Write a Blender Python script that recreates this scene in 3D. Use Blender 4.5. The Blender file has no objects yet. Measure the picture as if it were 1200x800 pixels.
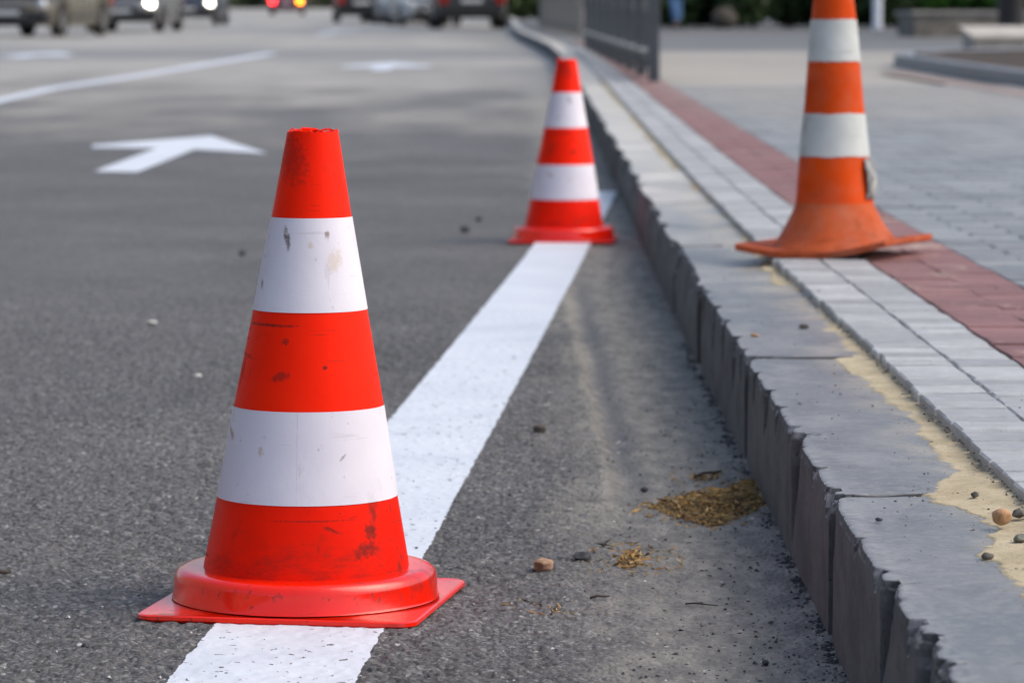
import bpy, math, random
import numpy as np
from mathutils import Vector, Matrix
random.seed(7)
RNG = np.random.default_rng(11)
R = math.radians
scene = bpy.context.scene
COL = scene.collection

# ------------------------------------------------------------------ camera model
F = 4100.0            # focal length in pixels of a 1200 px wide picture
CAMH = 0.63
HOR = 31.0
PITCH = math.atan((400 - HOR) / F)
SLOPE = 0.007         # the street climbs gently

def gz(y):
    y = np.asarray(y, dtype=float)
    yy = np.minimum(y, 350.0)
    return np.where(yy < 4, 0.0, np.where(yy < 12, SLOPE * (yy - 4) ** 2 / 16, SLOPE * (yy - 8)))

def g(y):
    return float(gz(y))

def at(px, py, zo=0.0):
    """ground point (zo above the ground) seen at a photo position"""
    cx, cy = (px - 600) / F, (400 - py) / F
    d = (cx, math.cos(PITCH) + cy * math.sin(PITCH), -math.sin(PITCH) + cy * math.cos(PITCH))
    lo, hi = 0.5, 600.0
    for _ in range(70):
        m = (lo + hi) / 2
        if CAMH + d[2] * m - g(d[1] * m) - zo > 0: lo = m
        else: hi = m
    return Vector((d[0] * lo, d[1] * lo, g(d[1] * lo) + zo))

# ------------------------------------------------------------------ noise
def _h(ix, iy, s):
    n = (ix.astype(np.int64) * 374761393 + iy.astype(np.int64) * 668265263 + s * 1442695041) & 0xFFFFFFFF
    n = ((n ^ (n >> 13)) * 1274126177) & 0xFFFFFFFF
    return ((n ^ (n >> 16)) & 0xFFFF) / 65535.0

def vn(x, y, s=0):
    x = np.asarray(x, dtype=float); y = np.asarray(y, dtype=float)
    ix, iy = np.floor(x), np.floor(y)
    fx, fy = x - ix, y - iy
    fx = fx * fx * (3 - 2 * fx); fy = fy * fy * (3 - 2 * fy)
    a, b = _h(ix, iy, s), _h(ix + 1, iy, s)
    c, d = _h(ix, iy + 1, s), _h(ix + 1, iy + 1, s)
    return (a * (1 - fx) + b * fx) * (1 - fy) + (c * (1 - fx) + d * fx) * fy

def sst(a, b, x):
    t = np.clip((x - a) / (b - a), 0, 1)
    return t * t * (3 - 2 * t)

# ------------------------------------------------------------------ mesh helpers
def link_mesh(name, verts, faces, material=None, parent=None, smooth=False):
    me = bpy.data.meshes.new(name)
    me.from_pydata([tuple(v) for v in verts], [], [tuple(f) for f in faces])
    if smooth: me.polygons.foreach_set('use_smooth', [True] * len(me.polygons))
    me.update()
    o = bpy.data.objects.new(name, me); COL.objects.link(o)
    for m in (material if isinstance(material, (list, tuple)) else [material]):
        if m: me.materials.append(m)
    if parent: o.parent = parent
    return o

def grid_mesh(name, P, material, parent=None, smooth=True):
    """P: (n, m, 3) array"""
    n, m = P.shape[:2]
    idx = np.arange(n * m).reshape(n, m)
    q = np.stack([idx[:-1, :-1], idx[1:, :-1], idx[1:, 1:], idx[:-1, 1:]], -1).reshape(-1, 4)
    return quads_mesh(name, P.reshape(-1, 3), q, material, parent, smooth)

def quads_mesh(name, V, q, material, parent=None, smooth=False):
    me = bpy.data.meshes.new(name)
    me.vertices.add(len(V)); me.vertices.foreach_set('co', np.asarray(V, np.float32).ravel())
    nq = len(q); k = q.shape[1]
    me.loops.add(nq * k); me.loops.foreach_set('vertex_index', q.astype(np.int32).ravel())
    me.polygons.add(nq)
    me.polygons.foreach_set('loop_start', np.arange(0, nq * k, k, dtype=np.int32))
    me.polygons.foreach_set('use_smooth', np.full(nq, smooth))
    me.update(calc_edges=True); me.validate()
    o = bpy.data.objects.new(name, me); COL.objects.link(o)
    if material: me.materials.append(material)
    if parent: o.parent = parent
    return o

class MB:
    def __init__(s): s.v = []; s.f = []
    def add(s, vs, fs):
        k = len(s.v); s.v += [tuple(v) for v in vs]; s.f += [tuple(i + k for i in f) for f in fs]
    def box(s, c, d, rz=0.0, bev=0.0):
        hx, hy, hz = d[0] / 2, d[1] / 2, d[2] / 2
        b = min(bev, hx * .9, hy * .9, hz * .9)
        ca, sa = math.cos(rz), math.sin(rz)
        def T(p): return (c[0] + p[0] * ca - p[1] * sa, c[1] + p[0] * sa + p[1] * ca, c[2] + p[2])
        if b <= 0:
            vs = [(x, y, z) for z in (-hz, hz) for y in (-hy, hy) for x in (-hx, hx)]
            fs = [(0, 2, 3, 1), (4, 5, 7, 6), (0, 1, 5, 4), (2, 6, 7, 3), (0, 4, 6, 2), (1, 3, 7, 5)]
            s.add([T(v) for v in vs], fs); return
        rings = []
        for z, k in ((-hz, b), (-hz + b, 0), (hz - b, 0), (hz, b)):
            x, y = hx - k, hy - k
            rings.append([(-x, -y + b * .6 * (k == 0), z), (-x + b * .6 * (k == 0), -y, z), (x - b * .6 * (k == 0), -y, z), (x, -y + b * .6 * (k == 0), z),
                          (x, y - b * .6 * (k == 0), z), (x - b * .6 * (k == 0), y, z), (-x + b * .6 * (k == 0), y, z), (-x, y - b * .6 * (k == 0), z)])
        vs = [T(p) for r in rings for p in r]
        fs = [tuple(range(7, -1, -1)), tuple(range(24, 32))]
        for i in range(3):
            for j in range(8):
                fs.append((i * 8 + j, i * 8 + (j + 1) % 8, i * 8 + 8 + (j + 1) % 8, i * 8 + 8 + j))
        s.add(vs, fs)
    def lathe(s, prof, n=32, c=(0, 0, 0), axis='z', shear=0.0, caps=True):
        vs = []
        for r, z in prof:
            for i in range(n):
                a = 2 * math.pi * i / n
                x, y = r * math.cos(a), r * math.sin(a)
                if axis == 'z': p = (c[0] + x + shear * z, c[1] + y, c[2] + z)
                elif axis == 'x': p = (c[0] + z, c[1] + x, c[2] + y)
                else: p = (c[0] + x, c[1] + z, c[2] + y)
                vs.append(p)
        fs = []
        for k in range(len(prof) - 1):
            for i in range(n):
                j = (i + 1) % n
                fs.append((k * n + i, k * n + j, (k + 1) * n + j, (k + 1) * n + i))
        if caps:
            fs.append(tuple(range(n - 1, -1, -1))); fs.append(tuple((len(prof) - 1) * n + i for i in range(n)))
        s.add(vs, fs)
    def tube(s, pts, r, n=8, r2=None):
        pts = [Vector(p) for p in pts]
        vs = []; m = len(pts)
        for i, p in enumerate(pts):
            t = (pts[min(i + 1, m - 1)] - pts[max(i - 1, 0)]).normalized()
            u = t.orthogonal().normalized() if i == 0 else (u - t * u.dot(t)).normalized()
            w = t.cross(u)
            rr = r if r2 is None else r + (r2 - r) * i / max(1, m - 1)
            for k in range(n):
                a = 2 * math.pi * k / n
                vs.append(p + u * (rr * math.cos(a)) + w * (rr * math.sin(a)))
        fs = []
        for i in range(m - 1):
            for k in range(n):
                j = (k + 1) % n
                fs.append((i * n + k, i * n + j, (i + 1) * n + j, (i + 1) * n + k))
        fs.append(tuple(range(n - 1, -1, -1))); fs.append(tuple((m - 1) * n + k for k in range(n)))
        s.add(vs, fs)
    def build(s, name, material, parent=None, smooth=False):
        return link_mesh(name, s.v, s.f, material, parent, smooth)

def smooth_by_angle(o, ang=35):
    me = o.data
    me.polygons.foreach_set('use_smooth', [True] * len(me.polygons))
    import bmesh
    bm = bmesh.new(); bm.from_mesh(me)
    for e in bm.edges:
        e.smooth = not (len(e.link_faces) == 2 and e.calc_face_angle(0) > R(ang))
    bm.to_mesh(me); bm.free()
    return o

def empty(name, loc, rz=0.0, rx=0.0):
    o = bpy.data.objects.new(name, None); COL.objects.link(o)
    o.location = loc; o.rotation_euler = (rx, 0, rz); o.empty_display_size = .1
    return o

def tag(o, label=None, cat=None, group=None, kind=None):
    if label: o['label'] = label
    if cat: o['category'] = cat
    if group: o['group'] = group
    if kind: o['kind'] = kind
    return o

def copy_tree(o, parent=None):
    c = o.copy(); COL.objects.link(c)
    if parent: c.parent = parent
    for ch in [x for x in bpy.data.objects if x.parent == o]:
        copy_tree(ch, c)
    return c

# ------------------------------------------------------------------ materials
class NT:
    def __init__(s, name):
        s.m = bpy.data.materials.new(name); s.m.use_nodes = True
        s.t = s.m.node_tree; s.n = s.t.nodes
        s.b = s.n['Principled BSDF']
        s.co = s.n.new('ShaderNodeTexCoord').outputs['Object']
    def link(s, a, b): s.t.links.new(a, b)
    def put(s, sock, v):
        if isinstance(v, bpy.types.NodeSocket): s.link(v, sock)
        elif v is not None:
            if sock.type == 'RGBA' and not hasattr(v, '__len__'): v = (v, v, v)
            if sock.type == 'RGBA' and len(v) == 3: v = (*v, 1)
            sock.default_value = v
    def map(s, scale=(1, 1, 1), loc=(0, 0, 0), rot=(0, 0, 0), src=None):
        n = s.n.new('ShaderNodeMapping'); s.link(src or s.co, n.inputs[0])
        n.inputs['Scale'].default_value = scale; n.inputs['Location'].default_value = loc; n.inputs['Rotation'].default_value = rot
        return n.outputs[0]
    def noise(s, scale, detail=4, rough=.55, vec=None, dist=0.0, col=False):
        n = s.n.new('ShaderNodeTexNoise'); s.link(vec or s.co, n.inputs['Vector'])
        n.inputs['Scale'].default_value = scale; n.inputs['Detail'].default_value = detail
        n.inputs['Roughness'].default_value = rough; n.inputs['Distortion'].default_value = dist
        return n.outputs['Color' if col else 'Fac']
    def voro(s, scale, vec=None, out='Distance', rnd=1.0, feature='F1'):
        n = s.n.new('ShaderNodeTexVoronoi'); s.link(vec or s.co, n.inputs['Vector']); n.feature = feature
        n.inputs['Scale'].default_value = scale; n.inputs['Randomness'].default_value = rnd
        return n.outputs[out]
    def ramp(s, fac, stops, interp='LINEAR'):
        n = s.n.new('ShaderNodeValToRGB'); s.link(fac, n.inputs[0]); e = n.color_ramp.elements
        n.color_ramp.interpolation = interp
        while len(e) < len(stops): e.new(.5)
        for i, (p, c) in enumerate(stops):
            e[i].position = p; c = (c, c, c) if not hasattr(c, '__len__') else c
            e[i].color = (*c, 1)
        return n.outputs[0]
    def mix(s, fac, a, b, mode='MIX'):
        n = s.n.new('ShaderNodeMix'); n.data_type = 'RGBA'; n.blend_type = mode
        s.put(n.inputs[0], fac); s.put(n.inputs[6], a); s.put(n.inputs[7], b)
        return n.outputs[2]
    def math(s, op, a, b=0.0, c=None, clamp=False):
        n = s.n.new('ShaderNodeMath'); n.operation = op; n.use_clamp = clamp
        s.put(n.inputs[0], a); s.put(n.inputs[1], b)
        if c is not None: s.put(n.inputs[2], c)
        return n.outputs[0]
    def mr(s, v, a, b, c=0.0, d=1.0, smooth=True):
        n = s.n.new('ShaderNodeMapRange'); n.interpolation_type = 'SMOOTHSTEP' if smooth else 'LINEAR'
        s.put(n.inputs['Value'], v)
        for k, x in zip(('From Min', 'From Max', 'To Min', 'To Max'), (a, b, c, d)): s.put(n.inputs[k], x)
        return n.outputs[0]
    def sep(s, vec=None):
        n = s.n.new('ShaderNodeSeparateXYZ'); s.link(vec or s.co, n.inputs[0]); return n.outputs
    def attr(s, name):
        n = s.n.new('ShaderNodeAttribute'); n.attribute_name = name; return n.outputs['Fac']
    def bump(s, h, strength=.5, dist=.01, normal=None):
        n = s.n.new('ShaderNodeBump'); s.link(h, n.inputs['Height'])
        n.inputs['Strength'].default_value = strength; n.inputs['Distance'].default_value = dist
        if normal: s.link(normal, n.inputs['Normal'])
        return n.outputs[0]
    def out(s, col=None, rough=None, normal=None, metal=None, spec=None, emit=None, estr=None, coat=None):
        b = s.b.inputs
        s.put(b['Base Color'], col); s.put(b['Roughness'], rough)
        if normal: s.link(normal, b['Normal'])
        s.put(b['Metallic'], metal); s.put(b['Specular IOR Level'], spec)
        if coat is not None: s.put(b['Coat Weight'], coat); b['Coat Roughness'].default_value = .06
        if emit is not None: s.put(b['Emission Color'], emit); b['Emission Strength'].default_value = estr
        return s.m

def plain(name, col, rough=.5, metal=0.0, var=.12, scale=20, spec=None, coat=None, emit=None, estr=None):
    t = NT(name)
    n = t.noise(scale, 4)
    c = t.mix(t.mr(n, .3, .7), tuple(x * (1 - var) for x in col), tuple(min(1, x * (1 + var)) for x in col))
    return t.out(c, t.mr(n, .3, .7, rough * .85, min(1, rough * 1.15)), metal=metal, spec=spec, coat=coat, emit=emit, estr=estr)

# --- road
def road_material():
    t = NT('asphalt'); x, y, z = t.sep()
    st = t.voro(210, out='Color'); sx = t.sep(st)[0]
    agg = t.ramp(sx, [(0, .04), (.35, .085), (.7, .14), (.92, .24), (1, .42)])
    fine = t.noise(420, 3, .7)
    big = t.noise(1.3, 5, .6)
    c = t.mix(t.mr(fine, .3, .7), agg, t.mix(.5, agg, .05))
    c = t.mix(.30, c, .115)
    c = t.mix(1.0, c, t.ramp(big, [(.28, .74), (.72, 1.2)]), 'MULTIPLY')
    oil = t.mr(t.noise(2.6, 5, .6, vec=t.map((1, .45, 1), (3, 1, 0))), .60, .74)
    c = t.mix(t.math('MULTIPLY', oil, .4), c, (.05, .05, .052))
    mid = t.mr(t.noise(26, 4, .7), .32, .68, .86, 1.14); c = t.mix(1.0, c, mid, 'MULTIPLY')
    # dusty gutter beside the kerb
    edge = t.math('ADD', x, t.mr(t.noise(5, 4, vec=t.map((1, .35, 1))), .3, .7, -.06, .06))
    gut = t.mr(edge, .04, .2)
    dn = t.mr(t.noise(30, 5, .65, vec=t.map((1, .4, 1))), .35, .68)
    dust = t.mix(dn, (.17, .166, .15), (.33, .315, .275))
    inroad = t.mr(y, 30, 60, 1, 0)
    c = t.mix(t.math('MULTIPLY', t.math('MULTIPLY', gut, inroad), .85), c, dust)
    wy = t.math('MULTIPLY', t.mr(y, 4.3, 5.2), t.mr(y, 8.0, 9.4, 1, 0)); xw = t.math('ADD', x, t.mr(t.noise(14, 4), .3, .7, -.012, .012))
    rdg = t.math('MULTIPLY', t.math('MULTIPLY', t.mr(xw, .09, .118), t.mr(xw, .132, .146, 1, 0)), t.mr(t.noise(50, 4, .7), .4, .6))
    trg = t.math('MULTIPLY', t.mr(xw, .14, .155), t.mr(xw, .175, .2, 1, 0))
    c = t.mix(t.math('MULTIPLY', t.math('MULTIPLY', trg, wy), .7), c, (.135, .138, .142))
    c = t.mix(t.math('MULTIPLY', t.math('MULTIPLY', rdg, wy), .8), c, (.28, .265, .225))
    # sunlight painted into the carriageway further up the street, with a darker band across
    far_sunlit = t.mr(t.math('ADD', y, t.mr(t.noise(1.1, 3, vec=t.map((1, .3, 1))), .3, .7, -5, 5)), 14, 34)
    far = t.mix(t.mr(t.noise(.9, 4, vec=t.map((1, .14, 1))), .35, .65), (.32, .305, .27), (.40, .38, .335))
    c = t.mix(t.math('MULTIPLY', far_sunlit, .9), c, far)
    yy = t.math('ADD', y, t.mr(t.noise(.4, 2), .3, .7, -1.2, 1.2))
    strip = t.math('MULTIPLY', t.mr(yy, 40, 43), t.mr(yy, 50, 54, 1, 0))
    c = t.mix(t.math('MULTIPLY', strip, .75), c, (.19, .187, .18))
    # pale embedded chips
    v = t.voro(55); vc = t.sep(t.voro(55, out='Color'))[1]
    chip = t.math('MULTIPLY', t.mr(v, .12, .2, 1, 0), t.math('GREATER_THAN', vc, .955))
    c = t.mix(chip, c, (.42, .41, .39))
    h = t.math('ADD', t.math('MULTIPLY', t.voro(150), -1.0), t.math('MULTIPLY', t.noise(300, 3), .6))
    nb = t.mr(y, 6, 30, .8, .15)
    n = t.n.new('ShaderNodeBump'); t.link(h, n.inputs['Height']); t.link(nb, n.inputs['Strength']); n.inputs['Distance'].default_value = .004
    return t.out(c, t.mr(y, 6, 40, .72, .52), n.outputs[0], spec=.45)
M_ROAD = road_material()

def paint_material():
    t = NT('road_paint')
    n = t.noise(6, 5); sp = t.noise(260, 3, .6)
    c = t.mix(t.mr(n, .3, .7), (.575, .635, .715), (.65, .71, .785))
    pit = t.mr(t.noise(75, 4, .7), .72, .78)
    c = t.mix(t.math('MULTIPLY', pit, .7), c, (.3, .3, .3))
    h = t.math('ADD', t.math('MULTIPLY', t.voro(150), -.6), t.math('MULTIPLY', sp, .5))
    return t.out(c, .62, t.bump(h, .25, .002))
M_PAINT = paint_material()

def kerb_material():
    t = NT('kerb_concrete'); x, y, z = t.sep()
    n = t.noise(3.5, 6, .62); f = t.noise(90, 5, .7)
    c = t.mix(t.mr(n, .3, .7), (.125, .135, .146), (.195, .205, .215))
    c = t.mix(t.math('MULTIPLY', t.mr(f, .45, .7), .55), c, (.31, .305, .29))
    streak = t.noise(11, 5, .6, vec=t.map((1, .45, 1)))
    c = t.mix(t.math('MULTIPLY', t.mr(streak, .48, .66), .5), c, (.28, .285, .285))
    blot = t.mr(t.noise(22, 5, .7, vec=t.map((1, .6, 1), (5, 2, 0))), .55, .68)
    c = t.mix(t.math('MULTIPLY', blot, .4), c, (.10, .10, .10))
    pore = t.mr(t.noise(210, 2, .5), .68, .73)
    c = t.mix(t.math('MULTIPLY', pore, .6), c, (.06, .06, .06))
    # road film plus painted-in shade on the vertical face (grey-black, mottled towards the gutter)
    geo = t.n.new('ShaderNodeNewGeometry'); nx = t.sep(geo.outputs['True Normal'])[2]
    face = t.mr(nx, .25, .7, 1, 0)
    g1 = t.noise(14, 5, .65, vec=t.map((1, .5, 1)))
    grime_shade = t.mix(t.mr(g1, .35, .65), (.062, .064, .069), (.115, .115, .12))
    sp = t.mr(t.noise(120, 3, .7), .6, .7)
    grime_shade = t.mix(sp, grime_shade, (.02, .02, .02))
    c = t.mix(t.math('MULTIPLY', face, .93), c, grime_shade)
    fresh = t.math('MULTIPLY', t.mr(x, .338, .356, 1, 0), t.mr(t.noise(70, 4, .65), .42, .6))
    c = t.mix(t.math('MULTIPLY', t.math('MULTIPLY', fresh, t.math('SUBTRACT', 1.0, face)), .4), c, (.36, .365, .365))
    far_pale = t.mr(t.math('ADD', y, t.mr(t.noise(1.2, 4), .3, .7, -1.5, 1.5)), 6.5, 11)  # top of the stones turns paler farther up the street
    c = t.mix(t.math('MULTIPLY', t.math('MULTIPLY', far_pale, t.math('SUBTRACT', 1.0, face)), .8), c, t.mix(t.mr(n, .35, .65), (.50, .49, .455), (.70, .685, .63)))
    # dusting of the sand over the back of the stones
    dn = t.noise(8, 5, .65, vec=t.map((1, .7, 1)))
    back = t.math('MULTIPLY', t.mr(x, .40, .52), t.mr(dn, .42, .6))
    c = t.mix(t.math('MULTIPLY', t.math('MULTIPLY', back, t.math('SUBTRACT', 1.0, face)), .55), c, (.5, .45, .34))
    c = t.mix(t.attr('dirt'), c, (.03, .029, .028))  # joint dirt, plus the painted shade of the breaks
    h = t.math('ADD', t.math('MULTIPLY', f, .6), t.noise(30, 4))
    return t.out(c, t.math('MAXIMUM', t.mr(n, .3, .7, .32, .52), t.math('MULTIPLY', face, .9)), t.bump(h, .4, .005), spec=.5)
M_KERB = kerb_material()

def sand_material():
    t = NT('sand'); f = t.noise(500, 3, .7); n = t.noise(14, 5, .6)
    c = t.mix(t.mr(n, .3, .7), (.43, .365, .235), (.58, .505, .345))
    c = t.mix(t.math('MULTIPLY', t.mr(f, .5, .75), .5), c, (.34, .28, .18))
    sp = t.mr(t.noise(150, 3, .7), .62, .7)
    c = t.mix(sp, c, (.14, .12, .1))
    return t.out(c, .9, t.bump(t.math('ADD', f, t.noise(60, 4)), .5, .004))
M_SAND = sand_material()

def paver_material(name, a, b, sandy=0.0, rough=.5):
    t = NT(name); tone = t.attr('tone'); x, y, z = t.sep()
    c = t.mix(tone, a, b)
    c = t.mix(1.0, c, t.ramp(t.noise(38, 5, .7), [(.3, .84), (.7, 1.14)]), 'MULTIPLY')
    f = t.noise(160, 4, .7); n = t.noise(7, 5, .6)
    c = t.mix(1.0, c, t.ramp(n, [(.3, .86), (.7, 1.12)]), 'MULTIPLY')
    c = t.mix(t.math('MULTIPLY', t.mr(f, .52, .72), .3), c, tuple(v * .55 for v in a))
    if sandy:
        s1 = t.mr(t.noise(9, 5, .62, vec=t.map((1, .6, 1))), .56, .66); s2 = t.mr(t.noise(55, 4, .7), .42, .58)
        c = t.mix(t.math('MULTIPLY', t.math('MULTIPLY', s1, s2), sandy), c, (.56, .47, .36))
    # sun patch on the square, painted in as a beige tint
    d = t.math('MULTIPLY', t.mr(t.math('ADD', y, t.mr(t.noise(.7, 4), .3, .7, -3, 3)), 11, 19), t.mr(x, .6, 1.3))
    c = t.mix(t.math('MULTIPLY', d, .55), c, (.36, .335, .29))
    return t.out(c, rough, t.bump(t.math('ADD', f, t.math('MULTIPLY', n, .5)), .5, .004))
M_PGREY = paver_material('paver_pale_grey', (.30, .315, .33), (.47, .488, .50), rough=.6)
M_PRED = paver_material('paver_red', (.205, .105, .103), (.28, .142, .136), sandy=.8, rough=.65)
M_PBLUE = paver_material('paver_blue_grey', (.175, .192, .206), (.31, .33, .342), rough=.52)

def pavement_material():
    t = NT('pavement_ground'); x, y, z = t.sep()
    br = t.n.new('ShaderNodeTexBrick'); t.link(t.co, br.inputs['Vector'])
    br.inputs['Scale'].default_value = 1.0; br.inputs['Brick Width'].default_value = .2; br.inputs['Row Height'].default_value = .1
    br.inputs['Mortar Size'].default_value = .004
    for k, v in (('Color1', (.19, .206, .22)), ('Color2', (.29, .31, .322)), ('Mortar', (.10, .10, .095))):
        br.inputs[k].default_value = (*v, 1)
    c = br.outputs['Color']
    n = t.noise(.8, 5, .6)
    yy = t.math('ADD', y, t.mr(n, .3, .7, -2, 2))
    dust = t.math('MULTIPLY', t.mr(yy, 13, 20), t.mr(x, .7, 1.2))  # beige tint that paints the sunlit zone of the square
    sunlit_tint = t.mix(t.mr(t.noise(.6, 4, vec=t.map((.6, 1, 1))), .35, .65), (.31, .285, .24), (.42, .39, .33))
    c = t.mix(t.math('MULTIPLY', dust, .85), c, sunlit_tint)
    beyond = t.mr(t.math('ADD', y, t.math('MULTIPLY', x, -.1)), 36, 38.5)
    ac = t.mix(t.mr(t.noise(.5, 4), .3, .7), (.13, .132, .13), (.19, .19, .186))
    c = t.mix(beyond, c, ac)
    return t.out(c, .6, t.bump(t.noise(60, 4), .2, .004))
M_PAVE = pavement_material()

# --- cones
def cone_material(name, base, deep, dirt_amt, rough=.38, stains=(), faded=0.0, zdirt=None, spec=.09, spkr=(.69, .73), spka=None, bmp=.1):
    t = NT(name); x, y, z = t.sep()
    n = t.noise(7, 4, .6)
    c = t.mix(t.mr(n, .3, .7), base, deep)
    if faded: c = t.mix(t.math('MULTIPLY', t.mr(t.noise(16, 5, .65), .4, .7), faded), c, (.46, .17, .11))
    d1 = t.math('MULTIPLY', t.mr(t.noise(11, 5, .7, vec=t.map((1, 1, .55))), .57, .72), dirt_amt)
    spk = t.mr(t.noise(85, 4, .7, vec=t.map((1, 1, .6))), *spkr)
    lines = t.math('MAXIMUM', t.mr(t.noise(22, 4, .6, vec=t.map((.5, .5, 6))), .65, .70), t.mr(t.noise(60, 3, .7, vec=t.map((1, 1, .18), (0, 0, 0), (.2, .25, .3))), .69, .74))
    d = t.math('MAXIMUM', t.math('MULTIPLY', spk, spka or .75 * min(1, dirt_amt * 1.6)), d1)
    d = t.math('MAXIMUM', d, t.math('MULTIPLY', lines, dirt_amt * .7))
    if zdirt:
        zz = t.mr(t.math('ADD', z, t.mr(t.noise(18, 4, vec=t.map((1, 1, 2))), .3, .7, -.02, .02)), zdirt[0], zdirt[1])
        d = t.math('MAXIMUM', d, t.math('MULTIPLY', t.math('MULTIPLY', zz, t.mr(t.noise(34, 5, .75, vec=t.map((1, 1, 3))), .35, .7)), .42))
    c = t.mix(d, c, (.035, .022, .018))
    for sx, sz, rx, rz, ang, col, amt in stains:
        nz = t.mr(t.noise(190, 4, .7), .3, .7, -.75, .75, False)
        ca, sa = math.cos(ang), math.sin(ang)
        dx = t.math('SUBTRACT', x, sx); dz = t.math('SUBTRACT', z, sz)
        u = t.math('DIVIDE', t.math('ADD', t.math('MULTIPLY', dx, ca), t.math('MULTIPLY', dz, sa)), rx)
        v = t.math('DIVIDE', t.math('SUBTRACT', t.math('MULTIPLY', dz, ca), t.math('MULTIPLY', dx, sa)), rz)
        q = t.math('ADD', t.math('ADD', t.math('MULTIPLY', u, u), t.math('MULTIPLY', v, v)), nz)
        m = t.math('MULTIPLY', t.mr(q, .0, 1.25, 1, 0), t.math('LESS_THAN', y, 0.0))
        c = t.mix(t.math('MULTIPLY', m, amt), c, col)
    h = t.math('ADD', t.noise(35, 4, .6), t.math('MULTIPLY', t.noise(140, 4, .7), .25))
    return t.out(c, t.mr(t.math('ADD', n, t.math('MULTIPLY', d, .6)), .3, .9, rough * .85, rough * 1.8), t.bump(h, bmp, .004), spec=spec)

BLK = (.03, .018, .015)
M_RED = cone_material('cone_red', (1.0, .020, .0004), (.92, .014, .0004), .55, .34, [
    (-.010, .485, .020, .030, .3, BLK, .35), (-.024, .362, .020, .022, .2, BLK, .0), (-.013, .292, .005, .004, 0, BLK, .65),
    (-.018, .255, .012, .005, .3, BLK, .55), (-.030, .309, .034, .0018, 0, BLK, .7), (.080, .088, .006, .009, .3, BLK, .7),
    (.062, .072, .012, .008, .4, BLK, .65), (.03, .265, .003, .003, 0, BLK, .8)], zdirt=None)
M_REDB = cone_material('cone_red_low', (.90, .013, .0006), (.76, .010, .0006), .8, .36, [
    (.040, .094, .014, .002, -.4, BLK, .6), (.078, .090, .006, .010, .3, BLK, .7), (.074, .070, .013, .009, .4, BLK, .65),
    (.02, .104, .05, .0012, 0, BLK, .5)], zdirt=(.085, .045))
M_BASE = cone_material('cone_base_red', (.92, .016, .002), (.78, .012, .002), .5, .13, spec=.6, spkr=(.62, .68), spka=.6, bmp=.05)
M_WHITE = cone_material('cone_white', (.68, .655, .74), (.75, .73, .80), .16, .45, spkr=(.665, .72), spka=.6, stains=[
    (-.013, .401, .0035, .013, .18, (.10, .07, .05), .85), (-.055, .382, .003, .003, 0, BLK, .8),
    (.030, .405, .0028, .006, .1, (.16, .1, .06), .7), (.038, .378, .008, .014, -.2, (.55, .42, .26), .4),
    (.013, .395, .004, .004, 0, (.55, .42, .28), .5), (-.042, .352, .002, .006, 0, (.2, .17, .15), .7),
    (-.06, .330, .0012, .006, -.3, (.1, .08, .08), .7), (-.075, .190, .003, .008, .4, (.30, .2, .12), .7), (-.038, .176, .004, .006, .2, (.45, .33, .2), .6),
    (.05, .17, .005, .0015, .9, (.2, .16, .16), .6), (.002, .22, .0006, .12, 0, (.55, .54, .57), .7)])
M_OLDO = cone_material('cone_old_orange', (.70, .074, .005), (.54, .055, .004), .4, .5, faded=.2)
M_OLDF = cone_material('cone_old_faded', (.56, .112, .036), (.42, .082, .028), .35, .6, faded=.5, zdirt=(.05, .012))
M_OLDW = cone_material('cone_old_white', (.60, .63, .62), (.48, .51, .50), .45, .42)

# ------------------------------------------------------------------ setting: road
KP = np.array([(-30, .322), (3, .322), (4.5, .334), (6, .34), (8, .354), (11, .375), (15, .40), (22, .44), (28, .47), (37, .49), (44, .47),
               (50, .38), (58, .22), (66, .08), (78, 0.0), (95, 0.0), (130, -.2), (200, -.8), (360, -2.0)])
def kx(y): return np.interp(y, KP[:, 0], KP[:, 1])

def road_h(x, y):
    """height of the asphalt texture above the plane of the road, in metres"""
    near = sst(1.0, 2.4, y) * (1 - sst(6.6, 9.5, y)) * sst(-1.5, -1.1, x)
    smooth = 1 - .55 * sst(.05, .17, x)
    a = vn(x * 115, y * 115, 1); b = vn(x * 230 + 7, y * 230 + 3, 2); c = vn(x * 45, y * 45, 3)
    h = (.0030 * sst(.25, .7, a) + .0017 * b - .0016 * sst(.62, .85, c)) * smooth
    # worn seam in the gutter
    w = sst(4.3, 5.0, y) * (1 - sst(8.2, 9.4, y))
    wob = .012 * (vn(y * 3.1, y * 0 + 5, 5) - .5) + .004 * (vn(y * 17, y * 0, 6) - .5)
    xs = x - .158 - wob
    h = h + w * (-.0075 * np.exp(-(xs / .017) ** 2) + .0065 * np.exp(-((xs + .036) / .015) ** 2) * (.4 + 1.1 * vn(x * 60, y * 35, 8)))
    h = h + sst(4, 5, y) * 0 + .004 * sst(.26, .33, x) * vn(x * 40, y * 25, 9)
    return h * near

def yspace(lo, hi, step): return np.arange(lo, hi, step)
xs = np.concatenate([[-300, -120, -50, -25, -12, -6, -3, -2, -1.5], np.arange(-1.15, .30, .0034), np.linspace(.30, .40, 16), [.5, .8, 2, 6, 20, 60, 300]])
ys = np.concatenate([[-60, -30, -10, -3, 0, 1.5, 2.4], np.arange(3.0, 5.6, .0048), np.arange(5.6, 9.5, .009), np.arange(9.5, 14, .08), np.arange(14, 40, 1.0), np.arange(40, 350, 10), [350, 420, 600, 1200]])
X, Y = np.meshgrid(xs, ys, indexing='ij')
Z = gz(Y) + np.where((Y > 2.4) & (Y < 9.5), road_h(X, Y), 0)
road = tag(grid_mesh('road', np.stack([X, Y, Z], -1)[::-1], M_ROAD), kind='structure')

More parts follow.
